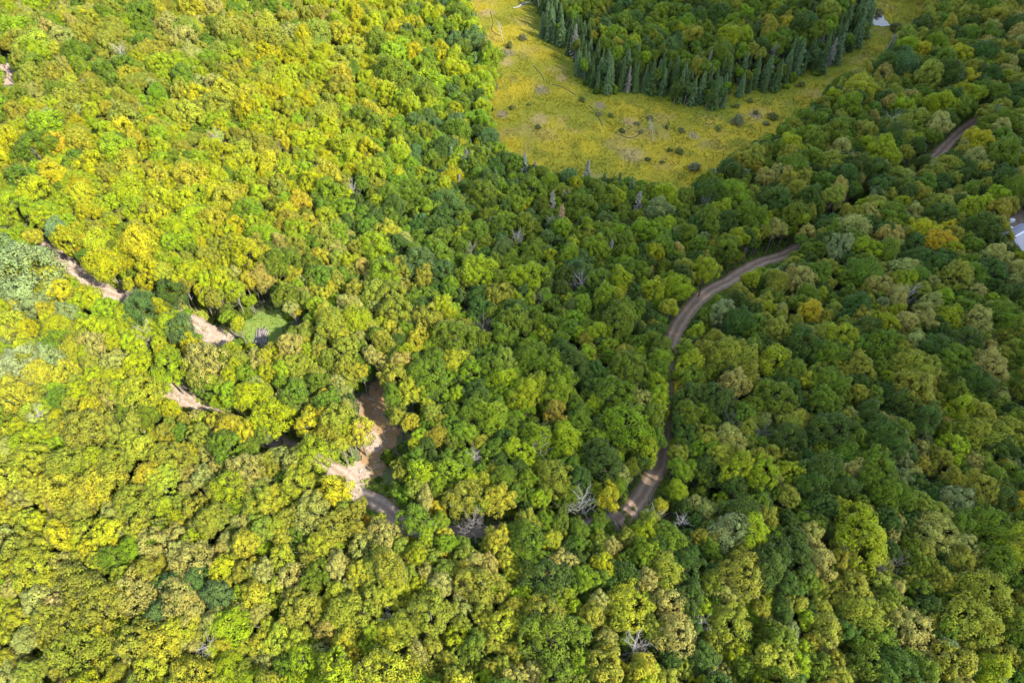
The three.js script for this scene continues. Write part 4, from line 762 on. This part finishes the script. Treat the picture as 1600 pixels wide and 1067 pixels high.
// ---------------------------------------------------------------- the house at the right edge, what stands round it, the log pile, fallen wood
const M3 = (x, y, z) => new THREE.Vector3(x, y, z);
function boxAt(w, h, d, x, y, z, ry = 0) { const g = new THREE.BoxGeometry(w, h, d); if (ry) g.rotateY(ry); g.translate(x, y, z); return g; }
function bar(a, b, r0, r1, sides) { return rod(a, b, r0, r1, sides); }
{
  const o = thing('house', 129.2, -133.5, 0.553), wallM = solid([0.09, 0.085, 0.1], 0.8), roofM = solid([0.2, 0.2, 0.225], 0.5, { metalness: 0.15 }), trimM = solid([0.26, 0.26, 0.29], 0.6), glassM = solid([0.03, 0.035, 0.045], 0.08), doorM = solid([0.2, 0.08, 0.05], 0.6);
  const Lh = 5.4, Wh = 3.1, E = 3.9, R = 6.5, wall = new THREE.Shape([[-Wh, -0.4], [Wh, -0.4], [Wh, E], [0, R - 0.16], [-Wh, E]].map((p) => new THREE.Vector2(...p)));
  for (const s of [-1, 1]) { const g = new THREE.ExtrudeGeometry(wall, { depth: 0.2, bevelEnabled: false }); g.rotateY(Math.PI / 2); g.translate(s > 0 ? Lh - 0.2 : -Lh, 0, 0); part('gable_wall', g, wallM, o); }
  for (const s of [-1, 1]) part('side_wall', boxAt(2 * Lh - 0.42, E + 0.3, 0.2, 0, (E + 0.3) / 2 - 0.4, s * (Wh - 0.1)), wallM, o);
  const slope = Math.atan2(R - E, Wh), len = Math.hypot(R - E, Wh) + 0.5;
  for (const s of [-1, 1]) {
    const slab = new THREE.BoxGeometry(2 * Lh + 0.9, 0.12, len); slab.translate(0, 0, len / 2); slab.rotateX(slope); if (s < 0) slab.rotateY(Math.PI); slab.translate(0, R + 0.04, 0);
    const roof = part('roof', slab, roofM, o);
    for (let k = 0; k < 15; k++) { const seam = new THREE.BoxGeometry(0.05, 0.06, len - 0.04); seam.translate(-Lh - 0.3 + k * (2 * Lh + 0.6) / 14, 0.088, len / 2); seam.rotateX(slope); if (s < 0) seam.rotateY(Math.PI); seam.translate(0, R + 0.04, 0); part('seam', seam, trimM, roof); }
  }
  part('ridge_cap', boxAt(2 * Lh + 1, 0.1, 0.44, 0, R + 0.13, 0), trimM, o);
  for (const s of [-1, 1]) part('gutter', boxAt(2 * Lh + 0.9, 0.14, 0.14, 0, E - 0.42, s * (Wh + 0.52)), trimM, o);
  for (const x of [-3, 2.8]) for (const s of [-1, 1]) { const w = part('window', boxAt(1.3, 1.2, 0.06, x, 1.9, s * (Wh + 0.03)), trimM, o); part('pane', boxAt(1.1, 1, 0.03, x, 1.9, s * (Wh + 0.075)), glassM, w); }
  const gw = part('window', boxAt(0.06, 1.2, 1.2, -Lh - 0.03, 2, 0.9), trimM, o); part('pane', boxAt(0.03, 1, 1, -Lh - 0.075, 2, 0.9), glassM, gw);
  const dr = part('door', boxAt(0.95, 2.05, 0.07, 0.2, 0.85, -Wh - 0.035), doorM, o); part('handle', boxAt(0.05, 0.14, 0.07, 0.56, 0.85, -Wh - 0.1), trimM, dr);
  tag(o, 'house with a pale metal gable roof cut off by the right edge', 'house');
}
{
  const o = thing('parked_car', 130.9, -141.1, 0.5, -0.05), paint = new THREE.MeshPhysicalMaterial({ roughness: 0.35, clearcoat: 0.6 }), glass = solid([0.02, 0.025, 0.03], 0.08), tyre = solid([0.02, 0.02, 0.02], 0.85), rim = solid([0.5, 0.5, 0.52], 0.4); paint.color.setRGB(0.6, 0.6, 0.6);
  const prof = (pts, w, bev) => { const s = new THREE.Shape(pts.map((p) => new THREE.Vector2(...p))), g = new THREE.ExtrudeGeometry(s, { depth: w - 2 * bev, bevelEnabled: true, bevelSize: bev, bevelThickness: bev, bevelSegments: 2 }); g.translate(0, 0, -w / 2 + bev); return g; };
  part('body', prof([[-2.1, 0.32], [2.1, 0.32], [2.15, 0.72], [1.1, 0.92], [-1.9, 0.98], [-2.15, 0.7]], 1.75, 0.08), paint, o);
  part('cabin', prof([[-1.75, 0.98], [0.95, 0.94], [0.35, 1.42], [-1.35, 1.44]], 1.5, 0.07), glass, o);
  part('roof', boxAt(1.5, 0.06, 1.3, -0.5, 1.53, 0), paint, o);
  for (const x of [-1.3, 1.35]) for (const s of [-1, 1]) { const g = new THREE.CylinderGeometry(0.33, 0.33, 0.22, 18); g.rotateX(Math.PI / 2); g.translate(x, 0.33, s * 0.82); const w = part('wheel', g, tyre, o), h = new THREE.CylinderGeometry(0.2, 0.2, 0.03, 14); h.rotateX(Math.PI / 2); h.translate(x, 0.33, s * 0.945); part('rim', h, rim, w); }
  for (const s of [-1, 1]) part('headlight', boxAt(0.06, 0.13, 0.34, 2.19, 0.68, s * 0.58), rim, o);
  tag(o, 'white parked car half hidden by trees behind the house', 'car');
}
{
  const o = thing('storage_box', 134.1, -144.8, 0.3, -0.05), m = solid([0.72, 0.72, 0.7], 0.6);
  part('body', boxAt(1.5, 0.75, 0.8, 0, 0.38, 0), m, o); const lid = boxAt(1.6, 0.1, 0.9, 0, 0, 0.45); lid.rotateX(-0.12); lid.translate(0, 0.83, -0.45); part('lid', lid, m, o);
  for (const s of [-1, 1]) part('handle', boxAt(0.05, 0.08, 0.3, s * 0.78, 0.5, 0), solid([0.2, 0.2, 0.2]), o);
  tag(o, 'small white boxy object at the yard edge, farthest from the house', 'box');
}
{
  const o = thing('board', 130.2, -143.2, 0.5, -0.12), m = solid([0.5, 0.45, 0.25]); part('plank', boxAt(2.2, 0.05, 0.28, 0, 0.05, 0), m, o); part('batten', boxAt(0.1, 0.05, 0.3, -0.7, 0.1, 0), m, o); part('batten', boxAt(0.1, 0.05, 0.3, 0.7, 0.1, 0), m, o);
  tag(o, 'pale yellowish board lying on grass left of the white car', 'board');
}
{ // the heap of grey poles on the bright grass
  const r = mulberry(55), o = thing('log_pile', -55.2, -98.9, 0, -0.15);
  for (let k = 0; k < 46; k++) {
    const layer = k < 20 ? 0 : k < 36 ? 1 : 2, w = [1.5, 1.05, 0.55][layer], x = (r() - 0.5) * 2 * w, len = 3.2 + r() * 1.8, ang = 0.12 + (r() - 0.5) * 0.5, rad = 0.06 + r() * 0.08, z = (r() - 0.5) * 1.0, d = M3(Math.sin(ang) * len / 2, (r() - 0.5) * 0.25, Math.cos(ang) * len / 2), c = M3(x * (1 - 0.25 * Math.abs(z)), 0.12 + layer * 0.24 + r() * 0.1, z);
    const g = new THREE.CylinderGeometry(rad * 0.8, rad, d.length() * 2, 7); g.applyQuaternion(new THREE.Quaternion().setFromUnitVectors(M3(0, 1, 0), d.clone().normalize())); g.translate(c.x, c.y, c.z);
    part('log', g, woodGrey[k % 3], o);
  }
  tag(o, 'heap of weathered grey poles on the bright green glade', 'log pile');
}
const fallen = (x, z, turn, len, rad, m, label) => {
  const r = mulberry(Math.round(x * 7 + z * 13) & 1023), o = thing('fallen_branch', x, z, turn, -0.18), pts = []; for (let k = 0; k <= 5; k++) pts.push(M3((k / 5 - 0.5) * len, rad + 0.05 * k * r() + 0.08, (r() - 0.5) * 0.16 * len));
  part('stem', new THREE.TubeGeometry(new THREE.CatmullRomCurve3(pts), 12, rad, 6), m, o);
  const tw = []; for (let k = 1; k < 5; k++) for (const s of [-1, 1]) tw.push(rod(pts[k], pts[k].clone().add(M3(0.12 * len * (0.5 + r()), 0.25 * r() + 0.1, s * len * (0.1 + 0.14 * r()))), rad * 0.5, rad * 0.2, 4));
  part('bare_crown', mergeGeometries(tw), m, o); tag(o, label, 'fallen branch', 'fallen wood in the clearings');
};
fallen(-31.6, -84.6, 1.2, 2.2, 0.09, woodGrey[2], 'short pale fallen stem on the upper left rim of the brown clearing');
fallen(-31.3, -81.2, 1.6, 2.2, 0.1, woodGrey[2], 'pale fallen stem on the left rim of the brown clearing, lower one');
fallen(-25, -79.6, 0.9, 2.4, 0.05, paleBarkM, 'white fallen branch under trees at the right rim of the brown clearing');
fallen(-25.2, -74.9, 2.3, 2.2, 0.05, paleBarkM, 'white fallen branch near the lower right rim of the brown clearing');
fallen(-36.2, -72.4, 0.1, 4, 0.09, woodGrey[0], 'grey fallen branches left of the track fork under green crowns');
fallen(-72.4, -88.4, 2.6, 3.4, 0.11, paleBarkM, 'white fallen stem on the upper side of the pale track bend');
fallen(3.9, -284.6, 0.7, 9, 0.16, paleBarkM, 'long white fallen trunk at the marsh head beside the spruces');

{ // twigs, bark and broken wood strewn over the bare ground
  const r = mulberry(808), stick = rod(M3(-0.5, 0, 0), M3(0.5, 0.06, 0.05), 0.045, 0.03, 5), list = [];
  for (const P of [OPENINGS.brown_clearing, OPENINGS.tan_strip, OPENINGS.tan_patch, OPENINGS.tan_bend, OPENINGS.fork, OPENINGS.far_patch]) {
    let a = 0, b = 0; for (let k = 0; k < P.length; k += 2) { a += 2 * P[k] / P.length; b += 2 * P[k + 1] / P.length; }
    for (let k = 0; k < 2600; k++) { const x = a + (r() - 0.5) * 40, z = b + (r() - 0.5) * 40, e = polyDist(x, z, P); if (e < 0.8 && (e > -1.4 || r() < 0.35) && fbm(x / 2, z / 2, 221, 3) > 0.46) list.push([x, z]); }
  }
  const im = new THREE.InstancedMesh(stick, solid([1, 1, 1], 0.9), list.length), M = new THREE.Matrix4(), q = new THREE.Quaternion(), c = new THREE.Color(); im.name = 'wood_debris'; im.castShadow = im.receiveShadow = true;
  list.forEach(([x, z], i) => { const l = 0.4 + r() * 1.1, w = 0.7 + r() * 1.2, t = 0.08 + 0.22 * r(); M.compose(M3(x, land(x, z) + 0.27, z), q.setFromAxisAngle(M3(0, 1, 0), r() * 6.28), M3(l, w, w)); im.setMatrixAt(i, M); im.setColorAt(i, c.setRGB(t, t * 0.84, t * 0.7)); });
  scene.add(im); tag(im, 'broken twigs and bark strewn over the bare dirt patches', 'debris', null, 'stuff');
}

// ---------------------------------------------------------------- the broken cloud that shades the middle and the right of the photograph, high up toward the sun
{
  const r = mulberry(4711), m = new THREE.MeshStandardMaterial({ transparent: true, opacity: 0.11, roughness: 1 }), ALT = 500, k = ALT / SUN.y; m.color.setRGB(0.9, 0.9, 0.9);
  const cloud = new THREE.Group(); cloud.name = 'cloud'; scene.add(cloud);
  const puff = new THREE.IcosahedronGeometry(1, 3), p = puff.attributes.position; for (let i = 0; i < p.count; i++) { const s = 0.86 + 0.28 * fbm(p.getX(i) * 2 + 5, p.getY(i) * 2 + p.getZ(i) * 2 + 9, 31, 3); p.setXYZ(i, p.getX(i) * s, p.getY(i) * s * 0.5, p.getZ(i) * s); } puff.computeVertexNormals();
  const placed = [];   // CLOUD_SHADE: the outline of its shadow on the land
  for (let n = 0, tries = 0; n < 150 && tries < 9000; tries++) {
    const z = -470 + r() * 520, x = -40 + r() * 420, size = 18 + r() * 24;
    if (polyDist(x, z, CLOUD_SHADE) > -size * 0.45 || placed.some((q) => Math.hypot(q[0] - x, q[1] - z) < 13)) continue;
    placed.push([x, z]);
    const o = part('puff', puff, m, cloud), up = (r() - 0.5) * 50; o.castShadow = true;
    o.position.set(x + SUN.x * (k + up / SUN.y), ALT + up, z + SUN.z * (k + up / SUN.y)); o.scale.setScalar(size); o.rotation.y = r() * 6.28; n++;
  }
  console.log('puffs', placed.length);
  tag(cloud, 'thin broken white cloud high toward the sun, outside the picture', 'cloud', null, 'stuff');
}


renderer.render(scene, camera);
